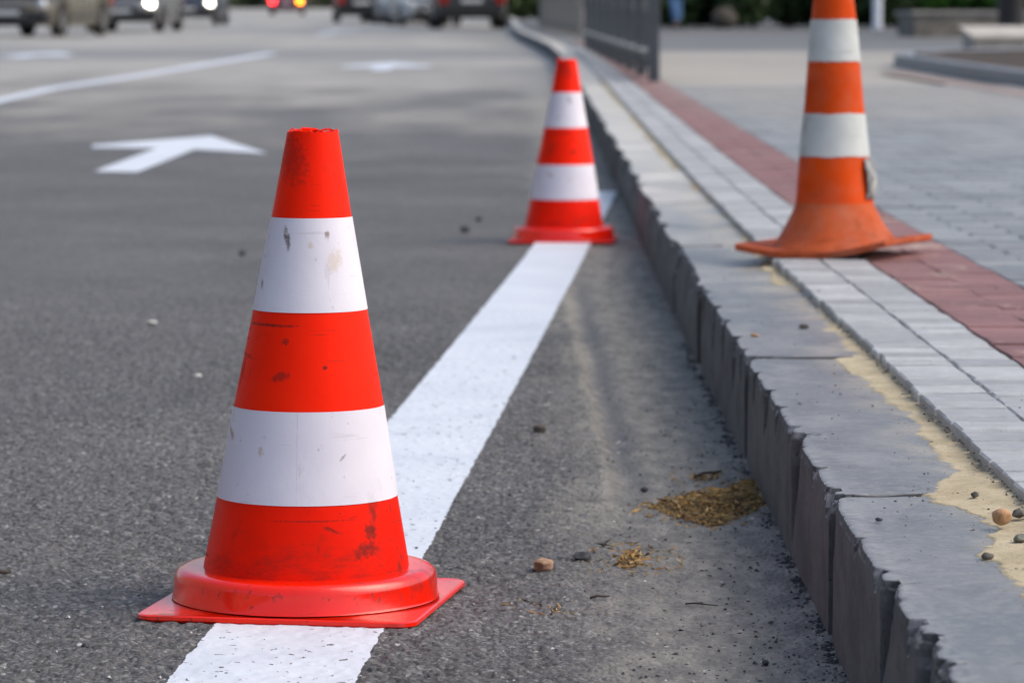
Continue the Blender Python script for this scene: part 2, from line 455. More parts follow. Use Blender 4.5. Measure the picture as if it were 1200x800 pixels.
# --- painted edge line (runs under the cones and ends against the kerb)
def px_line(pairs):
    L = [at(a, y) for y, a, b in pairs]; Rr = [at(b, y) for y, a, b in pairs]
    return L, Rr
Lp, Rp = px_line([(800, 203, 424), (741, 255, 449), (645, 330, 511), (530, 424, 559), (470, 468, 589), (400, 529, 630), (340, 584, 666), (289, 631, 695)])
ly = np.array([p.y for p in Lp]); lx = np.array([p.x for p in Lp]); ry = np.array([p.y for p in Rp]); rx_ = np.array([p.x for p in Rp])
lc, rc = np.polyfit(ly, lx, 1), np.polyfit(ry, rx_, 1)
vy = np.concatenate([np.arange(1.0, 3.0, .1), np.arange(3.0, 7.5, .006), np.arange(7.5, 12.6, .03)])
uu = np.linspace(0, 1, 56)
xl = np.polyval(lc, vy) + 0.0022 * (vn(vy * 55, vy * 0 + 1, 21) - .5) + .0025 * (vn(vy * 160, vy * 0 + 2, 22) - .5)
xr = np.polyval(rc, vy) + 0.0022 * (vn(vy * 55, vy * 0 + 3, 23) - .5) + .0025 * (vn(vy * 160, vy * 0 + 4, 24) - .5)
xr = np.minimum(xr, kx(vy) - .012); xl = np.minimum(xl, kx(vy) - .02)
XX = xl[None, :] * (1 - uu[:, None]) + xr[None, :] * uu[:, None]; YY = np.repeat(vy[None, :], len(uu), 0)
edge = np.minimum(uu, 1 - uu)[:, None]
ZZ = gz(YY) + road_h(XX, YY) * .3 + .0030 + .003 * (YY > 9.4) + .002 * sst(6.0, 9.0, YY)
tag(grid_mesh('edge_line_marking', np.stack([XX, YY, ZZ], -1)[::-1], M_PAINT), kind='structure')

def marking(name, pts, z=.004):
    n = len(pts)
    P = [(p.x, p.y, g(p.y) + z) for p in pts]
    # subdivide long faces is not needed: the road is plane there
    o = link_mesh(name, P, [tuple(range(n))], M_PAINT)
    return tag(o, kind='structure')

def arrow(tip, length=5.0, ang=0.0, name='lane_arrow_marking'):
    """forward arrow; tip = world point"""
    w, hw, hl, tl = .10, .48, 3.0, .55
    prof = [(-w, -length), (w, -length), (w, -hl * .95), (hw, -hl), (hw * .97, -hl * .72), (0, 0), (-hw * .97, -hl * .72), (-hw, -hl), (-w, -hl * .95)]
    ca, sa = math.cos(ang), math.sin(ang)
    V = [Vector((tip.x + a * ca - b * sa, tip.y + a * sa + b * ca, 0)) for a, b in prof]
    return V
# the nearest arrow, measured corner by corner on the road plane
A = [at(*p) for p in ((110, 202), (161, 203), (228, 176), (314, 181), (248, 160), (108, 171), (108, 174), (184, 174.5))]
marking('lane_arrow_marking', A)
# lane divider line
lane = [(-20, 124), (0, 118), (60, 104.5), (150, 91), (230, 78), (319, 63)]
lp = [at(*p) for p in lane]
LV = [(p.x - .06 - .05 * i / 5, p.y) for i, p in enumerate(lp)]; RV = [(p.x + .06 + .05 * i / 5, p.y) for i, p in enumerate(lp)]
pv = [(x, y, g(y) + .004) for x, y in LV + RV[::-1]]
nn = len(LV)
tag(link_mesh('lane_line_marking', pv, [(i, i + 1, 2 * nn - 2 - i, 2 * nn - 1 - i)[::-1] for i in range(nn - 1)], M_PAINT), kind='structure')
for px, py, L in ((462, 73.5, 4.6), (405, 36, 12), (70, 62, 4.6)):
    tip = at(px, py); marking('lane_arrow_marking', arrow(tip, L, 0))
for px, py in ((275, 31), (268, 20)):
    c = at(px, py); marking('lane_dash_marking', [Vector((c.x + a, c.y + b, 0)) for a, b in ((-.1, -3), (.1, -3), (.1, 3), (-.1, 3))])

# ------------------------------------------------------------------ kerb
chips = []   # (y, half width, depth, lowest z, joint?)
def chip(px, py, w, d, zl, joint=False): chips.append((at(px, py, .15).y, w, d, zl, joint))
chip(1073, 742, .013, .034, .0); chip(1062, 726, .016, .012, .125); chip(1033, 680, .011, .032, .06); chip(1026, 666, .016, .012, .13); chip(1004, 628, .005, .012, .132)
chip(978, 579, .006, .030, -.05, True); chip(973, 572, .016, .022, .12); chip(958, 548, .012, .010, .132); chip(930, 508, .015, .034, .03); chip(925, 500, .018, .012, .128)
chip(906, 476, .008, .013, .112); chip(892, 456, .009, .019, .085); chip(878, 436, .008, .012, .10); chip(868, 420, .007, .028, -.05, True)
chip(862, 411, .012, .012, .10); chip(852, 396, .012, .022, .06); chip(840, 378, .011, .018, .08); chip(829, 360, .012, .018, .07); chip(818, 343, .011, .016, .08)
chip(786, 288, .016, .030, -.05, True); chip(800, 315, .012, .012, .1); chip(1092, 770, .010, .010, .13)
for y in (2.62, 1.6, 6.45, 9.3, 10.3, 11.35, 12.4, 13.4, 14.5, 15.5, 16.6, 18, 19.4, 21):
    chips.append((y, .006 if y < 8 else .03, .02, -.05, True))
for y in RNG.uniform(5.5, 12, 9): chips.append((y, RNG.uniform(.008, .02), RNG.uniform(.008, .018), RNG.uniform(.095, .135), False))
ky = np.unique(np.concatenate([np.arange(-20, 2.4, .4), np.arange(2.4, 5.6, .0032), np.arange(5.6, 9, .006), np.arange(9, 24, .03), np.arange(24, 130, 1.0), np.arange(130, 361, 10)]))
r = .005
prof = [(0, -.05), (0, .0), (0, .02), (0, .04), (0, .055), (0, .07), (0, .085), (0, .098), (0, .11), (0, .12), (0, .129), (0, .136), (0, .1405),
        (r * .12, .1405 + r * .5), (r * .4, .15 - r * .22), (r * .75, .15 - r * .06), (r * 1.2, .15), (.016, .15), (.022, .15), (.03, .15), (.042, .15),
        (.058, .15), (.08, .15), (.11, .15), (.14, .15), (.19, .15), (.19, .05)]
px_ = np.array([p[0] for p in prof])[:, None]; pz_ = np.array([p[1] for p in prof])[:, None]
yy = ky[None, :]
DIRT_SHADE = np.zeros((len(prof), len(ky))); C = np.zeros((len(prof), len(ky))); TOPD = np.zeros_like(C)
for (cy, w, d, zl, jt) in chips:
    dy = (yy - cy)
    skew = dy + .5 * w * (vn(pz_ * 70, pz_ * 0 + cy * 3, 31) - .5)
    if jt:
        ww = w * .75 + w * 1.2 * sst(.125, .15, pz_); low = sst(zl - .002, zl + .012, pz_); p_ = 5
    else:
        t_ = np.clip((pz_ - zl) / (.15 - zl), 0, 1); ww = w * (.16 + .84 * t_ ** 1.3) + 1e-5; low = sst(0, .10, t_); p_ = 3.2
    C = np.maximum(C, .8 * d * np.exp(-np.minimum((np.abs(skew) / ww) ** p_, 50)) * low * (.5 + .5 * sst(.10, .15, pz_)) * (.8 + .4 * vn(yy * 330, pz_ * 200, 32)))
    if jt:
        jl = np.exp(-(np.abs(dy + .014 * (vn(px_ * 40, px_ * 0 + cy, 33) - .5)) / .0055) ** 4) * (.45 + .75 * vn(px_ * 55 + 3, px_ * 0 + cy * 5, 36)) * (1 - .75 * sst(.09, .14, px_))
        DIRT_SHADE = np.maximum(DIRT_SHADE, np.clip(jl * 1.3, 0, 1)); TOPD += .022 * np.exp(-(np.abs(dy + .014 * (vn(px_ * 40, px_ * 0 + cy, 33) - .5)) / .0055) ** 4) * (pz_ > .149) * (.3 + .9 * vn(px_ * 45, px_ * 0 + cy * 7, 34))
# broken faces: an abrupt break on the far side of each bite, running out gently towards the camera side
for (cy, w, d, zl, jt) in chips:
    d2 = (.0095 if jt else .42 * d); Lr = .035 + d2 * 8; dy = yy - cy + .004 * (vn(pz_ * 90, pz_ * 0 + cy * 11, 37) - .5)
    t_ = np.clip((pz_ - zl) / (.15 - zl), 0, 1) ** .7 if not jt else .55 + .45 * sst(.05, .15, pz_)
    sh_ = np.where(dy > 0, np.exp(-np.minimum((np.abs(dy) / .0035) ** 4, 50)), np.clip(1 + dy / Lr, 0, 1) ** 1.5)
    bite = d2 * t_ * sh_ * (.85 + .3 * vn(yy * 140, pz_ * 120, 38)); C = np.maximum(C, bite)
    DIRT_SHADE = np.maximum(DIRT_SHADE, .8 * np.exp(-np.minimum(((dy - .002) / .006) ** 2, 50)) * t_ * (pz_ < .149))  # break walls darkened too: their shade is painted in with the joint dirt
wavy = sst(5.5, 7.5, yy) * (1 - sst(24, 30, yy))
C = C + wavy * .016 * sst(.45, .8, vn(yy * 4.2, pz_ * 0, 47)) * sst(.07, .15, pz_)
jag = (vn(yy * 95, pz_ * 60, 41) - .55) * .0028 + (vn(yy * 240, pz_ * 90, 42) - .55) * .0018 + sst(.66, .92, vn(yy * 26, pz_ * 0, 43)) * .009 * vn(yy * 200, pz_ * 120, 44)
C = C + np.clip(jag, 0, .02) * sst(.132, .1495, pz_) * (ky < 14)[None, :]
jy = np.sort(np.array([c[0] for c in chips if c[4]])); stone_i = np.searchsorted(jy, ky)
sr = np.random.default_rng(5); sdx = sr.normal(0, .0018, 60)[np.minimum(stone_i, 59)]; sdz = sr.normal(0, .0018, 60)[np.minimum(stone_i, 59)]
und = wavy * .007 * (vn(yy * 4.7, px_ * 9, 53) - .5) + .0016 * (vn(yy * 8, px_ * 20 + yy * 0, 51) - .5)
TOPC = C[-1:, :]                                  # how far the broken edge bites into the top
face_ = (px_ == 0)
Xl = np.where(px_ < .0095, px_ + C, np.maximum(px_, TOPC + .0095 + .05 * px_))
PX = kx(ky)[None, :] + (sdx * (ky < 24))[None, :] + Xl + .0012 * (vn(yy * 30, pz_ * 40, 52) - .5) * face_
PZ = gz(ky)[None, :] + pz_ - TOPD + (und + (sdz * (ky < 24))[None, :]) * (pz_ > .135)
# broken edge: lower the arris a little where it is chipped
PZ -= .0010 * vn(yy * 240, px_ * 900, 45) * (px_ <= .016) * (pz_ > .14) * (TOPC > .002)
kerb = tag(grid_mesh('kerb', np.stack([PX, np.repeat(yy, len(prof), 0), PZ], -1), M_KERB), kind='structure')
_a = kerb.data.attributes.new('dirt', 'FLOAT', 'POINT'); _a.data.foreach_set('value', DIRT_SHADE.astype(np.float32).ravel())
kerb.data.polygons.foreach_set('use_smooth', [False] * len(kerb.data.polygons))

# ------------------------------------------------------------------ pavement
PE = .517                   # x of the pavers' edge near the camera
_e = sorted([(p.y, p.x) for p in (at(840 + .35 * a, 280 + .35 * b, .166) for a, b in ((205, 80), (280, 150), (380, 240), (470, 310), (540, 390), (620, 460), (690, 525), (740, 580), (830, 660), (880, 710), (945, 770)))])
_f = np.polyfit([a for a, b in _e], [b for a, b in _e], 2)
_y0, _y1 = _e[0][0], _e[-1][0]
def pe(y):
    y = np.asarray(y, float)
    near = np.polyval(_f, np.clip(y, _y0 - .3, _y1))
    return np.where(y < _y1, near, kx(y) + (np.polyval(_f, _y1) - kx(_y1)) - .012 * sst(_y1, 14, y))
sy = np.concatenate([[-20, -5], np.arange(0, 40, 1.0), np.arange(40, 110, 5.)])
sxs = np.array([.0, .2, .4, .8, 1.6, 3, 6, 12, 30, 60])
SX = pe(sy)[None, :] + .01 + sxs[:, None]; SY = np.repeat(sy[None, :], len(sxs), 0)
tag(grid_mesh('pavement', np.stack([SX, SY, gz(SY) + .153], -1)[::-1], M_PAVE), kind='structure')

def pavers(name, material, cells, top=.166, j=.0013, ch=.0024, jy=None):
    V = []; Q = []; T = []
    for (x0, x1, y0, y1, ang) in cells:
        cxm, cym = (x0 + x1) / 2, (y0 + y1) / 2
        z1 = g(cym) + top + random.gauss(0, .0008); tx = random.gauss(0, .004); ty = random.gauss(0, .004)
        k = len(V)
        for inset, zz in ((0, z1 - .045), (0, z1 - ch), (ch, z1)):
            for sx, sy_ in ((-1, -1), (1, -1), (1, 1), (-1, 1)):
                hx = (x1 - x0) / 2 - j - inset; hy = (y1 - y0) / 2 - (jy or j) - inset
                a, b = sx * hx + random.gauss(0, .0006), sy_ * hy + random.gauss(0, .0006)
                V.append((cxm + a, cym + b, zz + a * tx + b * ty + (g(cym + b) - g(cym))))
        for L in range(2):
            for i in range(4):
                i2 = (i + 1) % 4
                Q.append((k + L * 4 + i, k + L * 4 + i2, k + L * 4 + 4 + i2, k + L * 4 + 4 + i))
        Q.append((k + 8, k + 9, k + 10, k + 11))
        T += [random.random()] * 9
    o = quads_mesh(name, np.array(V), np.array(Q), material)
    a = o.data.attributes.new('tone', 'FLOAT', 'FACE'); a.data.foreach_set('value', T)
    return tag(o, kind='structure')
cells = []
for c in range(2):
    y = 1.0 + .06 * c
    while y < 40:
        L = random.choice((.09, .09, .092, .088, .094, .06))
        ym = y + L / 2; b = float(pe(ym)) + c * .0905 + (random.gauss(0, .0015) if c == 0 else 0)
        cells.append((b, float(pe(ym)) + (c + 1) * .0905, y, y + L, 0)); y += L
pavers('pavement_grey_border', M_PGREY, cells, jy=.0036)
cells = []
for c in range(2):
    y = 1.0
    while y < 46:
        b = float(pe(y + .08)) + .183 + c * .102
        cells.append((b, b + .102, y + c * .05, y + .1 + c * .05, 0)); y += .1
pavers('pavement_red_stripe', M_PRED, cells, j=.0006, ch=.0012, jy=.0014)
cells = []
rowi = 0; y = 3.6
while y < 22:
    x = float(pe(y)) + .389 - (.1 if rowi % 2 else 0)
    while x < 4.2:
        x0 = max(x, float(pe(y)) + .389)
        if x + .2 - x0 > .05: cells.append((x0, x + .2, y, y + .1, 0))
        x += .2
    y += .1; rowi += 1
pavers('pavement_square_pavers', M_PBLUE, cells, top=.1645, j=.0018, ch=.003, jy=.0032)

# --- sand lying between kerb and pavers
sp = [at(px, py, .15) for px, py in ((1290, 800), (1215, 720), (1178, 668), (1150, 645), (1172, 622), (1142, 604), (1085, 585), (1092, 572), (1110, 552), (1075, 505), (1042, 472), (994, 440), (961, 402), (945, 380), (927, 352), (916, 338), (899, 322), (890, 305), (870, 280), (843, 250), (796, 207), (746, 166), (702, 122))]
sp.sort(key=lambda p: p.y)
spy = np.array([p.y for p in sp]); spx = np.array([p.x for p in sp])
y = np.concatenate([np.arange(2.0, 6.5, .004), np.arange(6.5, 24, .02)])
inner = np.interp(y, spy, spx) + .014 * (vn(y * 9, y * 0, 61) - .5) + .010 * (vn(y * 35, y * 0, 62) - .5) + .010 * (vn(y * 120, y * 0, 63) - .5)
outer = pe(y) + .004
inner = np.minimum(np.where(y > 8.5, np.maximum(inner, outer - .030), inner), outer - .006)
u = np.linspace(0, 1, 22)[:, None]
SXX = inner[None, :] * (1 - u) + outer[None, :] * u; SYY = np.repeat(y[None, :], 22, 0)
w = (outer - inner)[None, :] * u
SZ = gz(SYY) + .1492 + np.minimum(.0013 * sst(0, .006, w) + .0075 * sst(.0, .10, w), .010) * (.55 + .6 * vn(SXX * 30, SYY * 30, 64)) + .0012 * (vn(SXX * 160, SYY * 160, 65) - .3) * sst(0, .01, w)
SZ[0] -= .004
sand = tag(grid_mesh('sand', np.stack([SXX, SYY, SZ], -1)[::-1], M_SAND), kind='stuff')
tag(sand, 'loose yellow sand spilled between the kerb and the pavers', 'sand')

# ------------------------------------------------------------------ cones
def build_cone():
    root = empty('traffic_cone', (0, 0, 0))
    sh = .020
    # base plate: square with rounded corners, softly dished
    def plate(h):
        pts = []
        rr = .020
        for cx, cy, a0 in ((h - rr, h - rr, 0), (-h + rr, h - rr, 90), (-h + rr, -h + rr, 180), (h - rr, -h + rr, 270)):
            for k in range(7):
                a = R(a0 + 15 * k); pts.append((cx + rr * math.cos(a), cy + rr * math.sin(a)))
        return pts
    mb = MB(); rings = []
    for h, z in ((.1495, .0005), (.152, .003), (.1515, .0065), (.1495, .0078), (.148, .0075), (.12, .0085)): rings.append([(x, y, z) for x, y in plate(h)])
    n = len(rings[0]); vs = [p for rg in rings for p in rg]
    fs = [tuple(range(n - 1, -1, -1)), tuple((len(rings) - 1) * n + i for i in range(n))]
    for k in range(len(rings) - 1):
        for i in range(n): fs.append((k * n + i, k * n + (i + 1) % n, (k + 1) * n + (i + 1) % n, (k + 1) * n + i))
    mb.add(vs, fs); o = mb.build('base_plate', M_BASE, root); smooth_by_angle(o, 40)
    mb = MB(); mb.lathe([(.146, .0095), (.1445, .012), (.1435, .030), (.1415, .0365), (.137, .0405), (.130, .0420), (.119, .0412), (.1115, .0418)], 96, caps=False)
    smooth_by_angle(mb.build('base_collar', M_BASE, root), 60)
    P = [(.1122, .0405), (.1116, .046), (.0980, .1200), (.0814, .2185), (.0617, .3230), (.0434, .4230), (.0277, .5140)]
    def band(name, z0, z1, m, off=0.0, extra=()):
        zs = np.linspace(z0, z1, 14); pr = [(float(np.interp(z, [p[1] for p in P], [p[0] for p in P])) + off, float(z)) for z in zs]
        b = MB(); b.lathe(list(pr) + list(extra), 96, caps=False, shear=sh)
        return smooth_by_angle(b.build(name, m, root), 40)
    band('red_band', .0405, .1200, M_REDB)
    band('white_band', .1200, .2185, M_WHITE, .0007)
    band('red_band', .2185, .3230, M_RED)
    band('white_band', .3230, .4230, M_WHITE, .0007)
    # top: a rough, hand-cut rim with wall thickness
    b = MB(); n = 96; rows = []
    zs = list(np.linspace(.4230, .5125, 10))
    for z in zs: rows.append([(float(np.interp(z, [p[1] for p in P], [p[0] for p in P])), z)] * n)
    jag = [.0016 * math.sin(3 * 2 * math.pi * i / n + 1) + random.gauss(0, .0007) + (.0030 if 22 < i < 34 else 0) for i in range(n)]
    rows.append([(.0276, .5150 + jag[i] * .4) for i in range(n)])
    rows.append([(.0264, .5155 + jag[i] * .7) for i in range(n)])
    rows.append([(.0246, .5145 + jag[i] * .6) for i in range(n)])
    rows.append([(.0262, .4900)] * n); rows.append([(.034, .4300)] * n)
    vs = []
    for rw in rows:
        for i, (rr, z) in enumerate(rw):
            a = 2 * math.pi * i / n; vs.append((rr * math.cos(a) + sh * z, rr * math.sin(a), z))
    fs = [(k * n + i, k * n + (i + 1) % n, (k + 1) * n + (i + 1) % n, (k + 1) * n + i) for k in range(len(rows) - 1) for i in range(n)]
    b.add(vs, fs)
    for k in range(9):
        a = random.uniform(0, 6.28); x, y = .0262 * math.cos(a) + sh * .518, .0262 * math.sin(a)
        b.tube([(x, y, 0.5145), (x * .8 + random.gauss(0, .002), y * .8, .5165 + random.uniform(0, .002)), (x * .5, y * .5, .5155)], .0007, 4)
    o = smooth_by_angle(b.build('red_band', M_RED, root), 45)
    o.data.materials
    return root
cone = build_cone()
c1 = at(359, 699); cone.location = (-.2255, 3.787, .0022); cone.rotation_euler = (0, 0, R(-10))
# the stains face the camera: turn only plate relative to body
for ch in [o for o in bpy.data.objects if o.parent == cone and o.name.split('.')[0] != 'base_plate']: ch.rotation_euler = (0, 0, R(10 - 3.5))
tag(cone, 'clean-edged red and white traffic cone standing nearest on the white line', 'traffic cone', 'traffic cones')
c2 = copy_tree(cone); p2 = at(660.5, 283.5); c2.location = (p2.x, p2.y, g(p2.y) + .004); c2.rotation_euler = (0, 0, R(-4))
for ch in [o for o in bpy.data.objects if o.parent == c2 and not o.name.startswith('base_plate')]: ch.rotation_euler = (0, 0, R(40))
tag(c2, 'red and white traffic cone farther up the white line, against the kerb', 'traffic cone', 'traffic cones')

def build_old_cone():
    root = empty('traffic_cone', (0, 0, 0)); sh = -.012
    P = [(.136, .014), (.127, .019), (.117, .030), (.1035, .052), (.092, .073), (.0835, .090), (.0795, .100), (.0775, .110), (.0705, .197), (.0612, .284), (.0522, .392), (.0445, .478), (.0160, .745)]
    pr = lambda z: float(np.interp(z, [p[1] for p in P], [p[0] for p in P]))
    # warped rubber base
    h = .165; n = 25
    def warp(x, y): return .030 * max(0, (x - .02) / .165) ** 1.6 + .010 * max(0, (-x - .07) / .1) ** 1.2 + .0025 * math.sin(x * 14 + y * 9)
    def outline(i, j):
        u, v = -1 + 2 * i / (n - 1), -1 + 2 * j / (n - 1)
        k = 1 - .05 * (abs(u) * abs(v)) ** 4
        return u * h * k, v * h * k
    top = []; bot = []
    for i in range(n):
        for j in range(n):
            x, y = outline(i, j); z = warp(x, y)
            top.append((x, y, z + .015)); bot.append((x, y, z + .003))
    vs = top + bot; N = n * n; fs = []
    for i in range(n - 1):
        for j in range(n - 1):
            q = (i * n + j, (i + 1) * n + j, (i + 1) * n + j + 1, i * n + j + 1)
            fs.append(q); fs.append(tuple(N + t for t in q[::-1]))
    per = [i * n for i in range(n)] + [(n - 1) * n + j for j in range(1, n)] + [i * n + n - 1 for i in range(n - 2, -1, -1)] + [j for j in range(n - 2, 0, -1)]
    for a, b_ in zip(per, per[1:] + per[:1]): fs.append((a, N + a, N + b_, b_))
    o = link_mesh('base_plate', vs, fs, M_OLDF, root); smooth_by_angle(o, 40); o.rotation_euler = (0, 0, R(-24))
    def band(name, z0, z1, m, off=0.0, rag=0.0, k=10, close=False):
        b = MB(); seg = 80; vs = []
        zs = np.linspace(z0, z1, k)
        for zi, z in enumerate(zs):
            for i in range(seg):
                a = 2 * math.pi * i / seg
                zz = z + (rag * (vn(i * .35, 3.0 + z0 * 50, 71) - .5) * 2 + rag * .8 * ((i // 9) % 2) if zi in (0, k - 1) else 0)
                rr = pr(zz) + off
                if zz < .11: rr += .004 * math.sin(3 * a + 1) * (1 - zz / .11)
                dent = .004 * math.exp(-((a - 5.6) / .5) ** 2) * math.exp(-((zz - .16) / .04) ** 2)
                rr -= dent
                wz = 0.012 * max(0, math.cos(a)) * max(0, 1 - zz / .06)
                vs.append((rr * math.cos(a) + sh * zz, rr * math.sin(a), zz + wz))
        fs = [(q * seg + i, q * seg + (i + 1) % seg, (q + 1) * seg + (i + 1) % seg, (q + 1) * seg + i) for q in range(k - 1) for i in range(seg)]
        if close: fs.append(tuple((k - 1) * seg + i for i in range(seg)))
        b.add(vs, fs); return smooth_by_angle(b.build(name, m, root), 45)
    band('flared_foot', .014, .105, M_OLDF, k=18)
    band('orange_body', .1045, .745, M_OLDO, k=30, close=True)
    band('white_band', .198, .284, M_OLDW, .0014, .0014)
    band('white_band', .388, .472, M_OLDW, .0014, .0014)
    # torn, curling strip of sheeting on the right-hand side
    b = MB(); vs = []
    for k in range(9):
        z = .112 + .082 * k / 8; rr = pr(z); out_ = .004 + .009 * math.sin(math.pi * k / 8) + random.gauss(0, .0012)
        for a in (-.75, -.3, .1):
            vs.append(((rr + out_) * math.cos(a) + sh * z, (rr + out_ * (.7 + a)) * math.sin(a), z))
    fs = [(k * 3 + i, k * 3 + i + 1, k * 3 + i + 4, k * 3 + i + 3) for k in range(8) for i in range(2)]
    b.add(vs, fs)
    o = b.build('torn_strip', plain('torn_sheeting', (.30, .31, .30), .6, var=.5, scale=60), root, True)
    m = o.modifiers.new('Solidify', 'SOLIDIFY'); m.thickness = .0015
    return root
oc = build_old_cone(); p3 = at(978, 297.5, .167); oc.location = p3; oc.rotation_euler = (0, 0, R(0))
tag(oc, 'weathered orange and white traffic cone with flared foot and warped base, on the pavement', 'traffic cone', 'traffic cones')

# ------------------------------------------------------------------ stones, litter, grit
def stone_mesh(name, size, mat, seed=0, rough=.22, ang=0.0):
    import bmesh
    bm = bmesh.new(); bmesh.ops.create_icosphere(bm, subdivisions=3, radius=.5)
    rs = np.random.default_rng(seed); cuts = rs.normal(size=(9, 3)); cuts /= np.linalg.norm(cuts, axis=1)[:, None]; dd = rs.uniform(.33, .46, 9)
    ph = rs.uniform(0, 6, 3)
    for v in bm.verts:
        p = np.array(v.co)
        for c, d in zip(cuts, dd):
            k = p @ c
            if k > d: p = p - c * (k - d) * (1 - rough * .4)
        p = p * (1 + rough * .12 * math.sin(9 * p[0] + ph[0]) * math.sin(8 * p[1] + ph[1]) + rough * .1 * math.sin(17 * p[2] + ph[2]))
        v.co = Vector(p * np.array(size))
    zmin = min(v.co.z for v in bm.verts)
    for v in bm.verts: v.co.z -= zmin + .06 * size[2]
    me = bpy.data.meshes.new(name); bm.to_mesh(me); bm.free()
    me.polygons.foreach_set('use_smooth', [True] * len(me.polygons)); me.materials.append(mat)
    o = bpy.data.objects.new(name, me); COL.objects.link(o); o.rotation_euler = (0, 0, ang)
    return smooth_by_angle(o, 40)
def stone_mat(name, a, b):
    t = NT(name); n = t.noise(140, 5, .65)
    return t.out(t.mix(t.mr(n, .35, .65), a, b), .8, t.bump(t.noise(260, 4), .5, .002))
S_BROWN = stone_mat('stone_brown', (.20, .11, .06), (.46, .31, .20)); S_DARK = stone_mat('stone_dark', (.028, .03, .035), (.07, .075, .085))
S_TAN = stone_mat('stone_tan', (.34, .19, .09), (.48, .29, .16)); S_GREEN = stone_mat('stone_green', (.11, .12, .10), (.22, .22, .18)); S_GREY = stone_mat('stone_grey', (.06, .055, .05), (.16, .14, .12))
S_PALE = stone_mat('stone_pale', (.5, .5, .48), (.68, .67, .64))
def stone(px, py, wpx, hpx, mat, label, zo=0.0, seed=0, name='stone', deep=1.0, rough=.22):
    p = at(px, py, zo); s = p.y / F
    o = stone_mesh(name, (wpx * s, wpx * s * deep, hpx * s * 1.1), mat, seed, rough, seed * 1.3)
    o.location = (p.x, p.y, p.z + (float(road_h(p.x, p.y)) if zo == 0 else 0))
    return tag(o, label, 'stone')
stone(637, 671, 26, 17, S_BROWN, 'pale brown rough stone on the asphalt left of the dark wedge', seed=3, rough=.6)
stone(682, 658, 23, 12, S_DARK, 'blue-black wedge shaped stone beside the pale brown stone', seed=5, rough=.1)
stone(632, 508, 17, 13, S_GREY, 'dark grey blocky stone on the asphalt right of the white line', seed=8)
stone(1173, 614, 26, 19, S_TAN, 'smooth round tan pebble on the sand by the pavers', .155, 11, 'pebble', rough=.08)
stone(1197, 636, 20, 11, S_GREEN, 'grey-green rounded pebble on the sand at the picture edge', .152, 12, 'pebble', rough=.08)
stone(1194, 606, 18, 10, S_GREY, 'dark broken pebble touching the pavers beside the tan pebble', .155, 13, 'pebble')
stone(1157, 655, 16, 9, S_GREY, 'brown and black broken pebble lying on the bare kerb', .150, 14, 'pebble')
stone(1142, 582, 11, 7, S_GREY, 'small dark brown crumb bedded in the sand behind the kerb joint', .155, 15, 'pebble')
stone(884, 396, 11, 6, S_BROWN, 'small rusty brown pebble on the kerb left of the sand', .150, 16, 'pebble')
stone(942, 385, 13, 7, S_GREY, 'grey crumbly pebble at the sand edge on the kerb', .152, 26, 'pebble')
stone(545, 272, 12, 8, S_DARK, 'black lump on the road between the two red cones, larger one', seed=17)
stone(561, 259, 9, 5, S_DARK, 'small black lump on the road just left of the farther red cone', seed=18)
stone(284, 299, 9, 6, S_DARK, 'dark crumb on the road left of the nearest cone', seed=19)
stone(178, 381, 14, 5, S_PALE, 'flat white chip lying on the asphalt left of the nearest cone, upper one', seed=20, name='stone_chip', rough=.1)
stone(232, 444, 12, 4, S_PALE, 'flat white sliver close to the left side of the nearest cone', seed=21, name='stone_chip', rough=.1)
stone(100, 761, 10, 7, S_DARK, 'black pebble on the asphalt at lower left below the cone base', seed=22)
stone(897, 780, 9, 7, S_DARK, 'black pebble on the gutter at the lower right near the kerb', seed=23)
stone(755, 576, 10, 6, S_DARK, 'black round crumb left of the brown litter heap', seed=24)
stone(1030, 610, 9, 5, S_DARK, 'small black crumb on the nearest kerb stone', .150, 25)

M_TWIG = plain('twig_bark', (.05, .038, .028), .8, var=.4, scale=120)
M_DRY = [plain('dry_litter_' + n, c, .8, var=.35, scale=90) for n, c in (('ochre', (.46, .275, .08)), ('brown', (.27, .15, .05)), ('pale', (.50, .38, .2)), ('dark', (.06, .04, .025)), ('green', (.24, .2, .07)))]
def twig(px, py, px2, py2, rad, label, zo=0.0):
    a, b = at(px, py, zo), at(px2, py2, zo); m = (a + b) / 2
    mb = MB(); off = Vector((0, 0, rad * 1.6 + .002)); L = (b - a).length
    mb.tube([a - m + off, (b - a) * -.15 + off + Vector((0, L * .06, rad)), (b - a) * .2 + off * 1.1, b - m + off], rad, 6, rad * .6)
    o = mb.build('twig', M_TWIG, None, True); o.location = m; return tag(o, label, 'twig')
twig(-12, 682, 12, 677, .0035, 'black stubby twig on the asphalt at the left picture edge')
twig(803, 711, 841, 713, .0011, 'thin straight brown twig on the gutter below the litter heaps')
twig(692, 705, 714, 703, .0016, 'short dark twig with thick end below the blue-black stone')
twig(707, 643, 715, 636, .0016, 'tiny upright dark twig left of the small litter tuft')
twig(814, 563, 845, 556, .0022, 'dark crooked twig lying just above the brown litter heap')

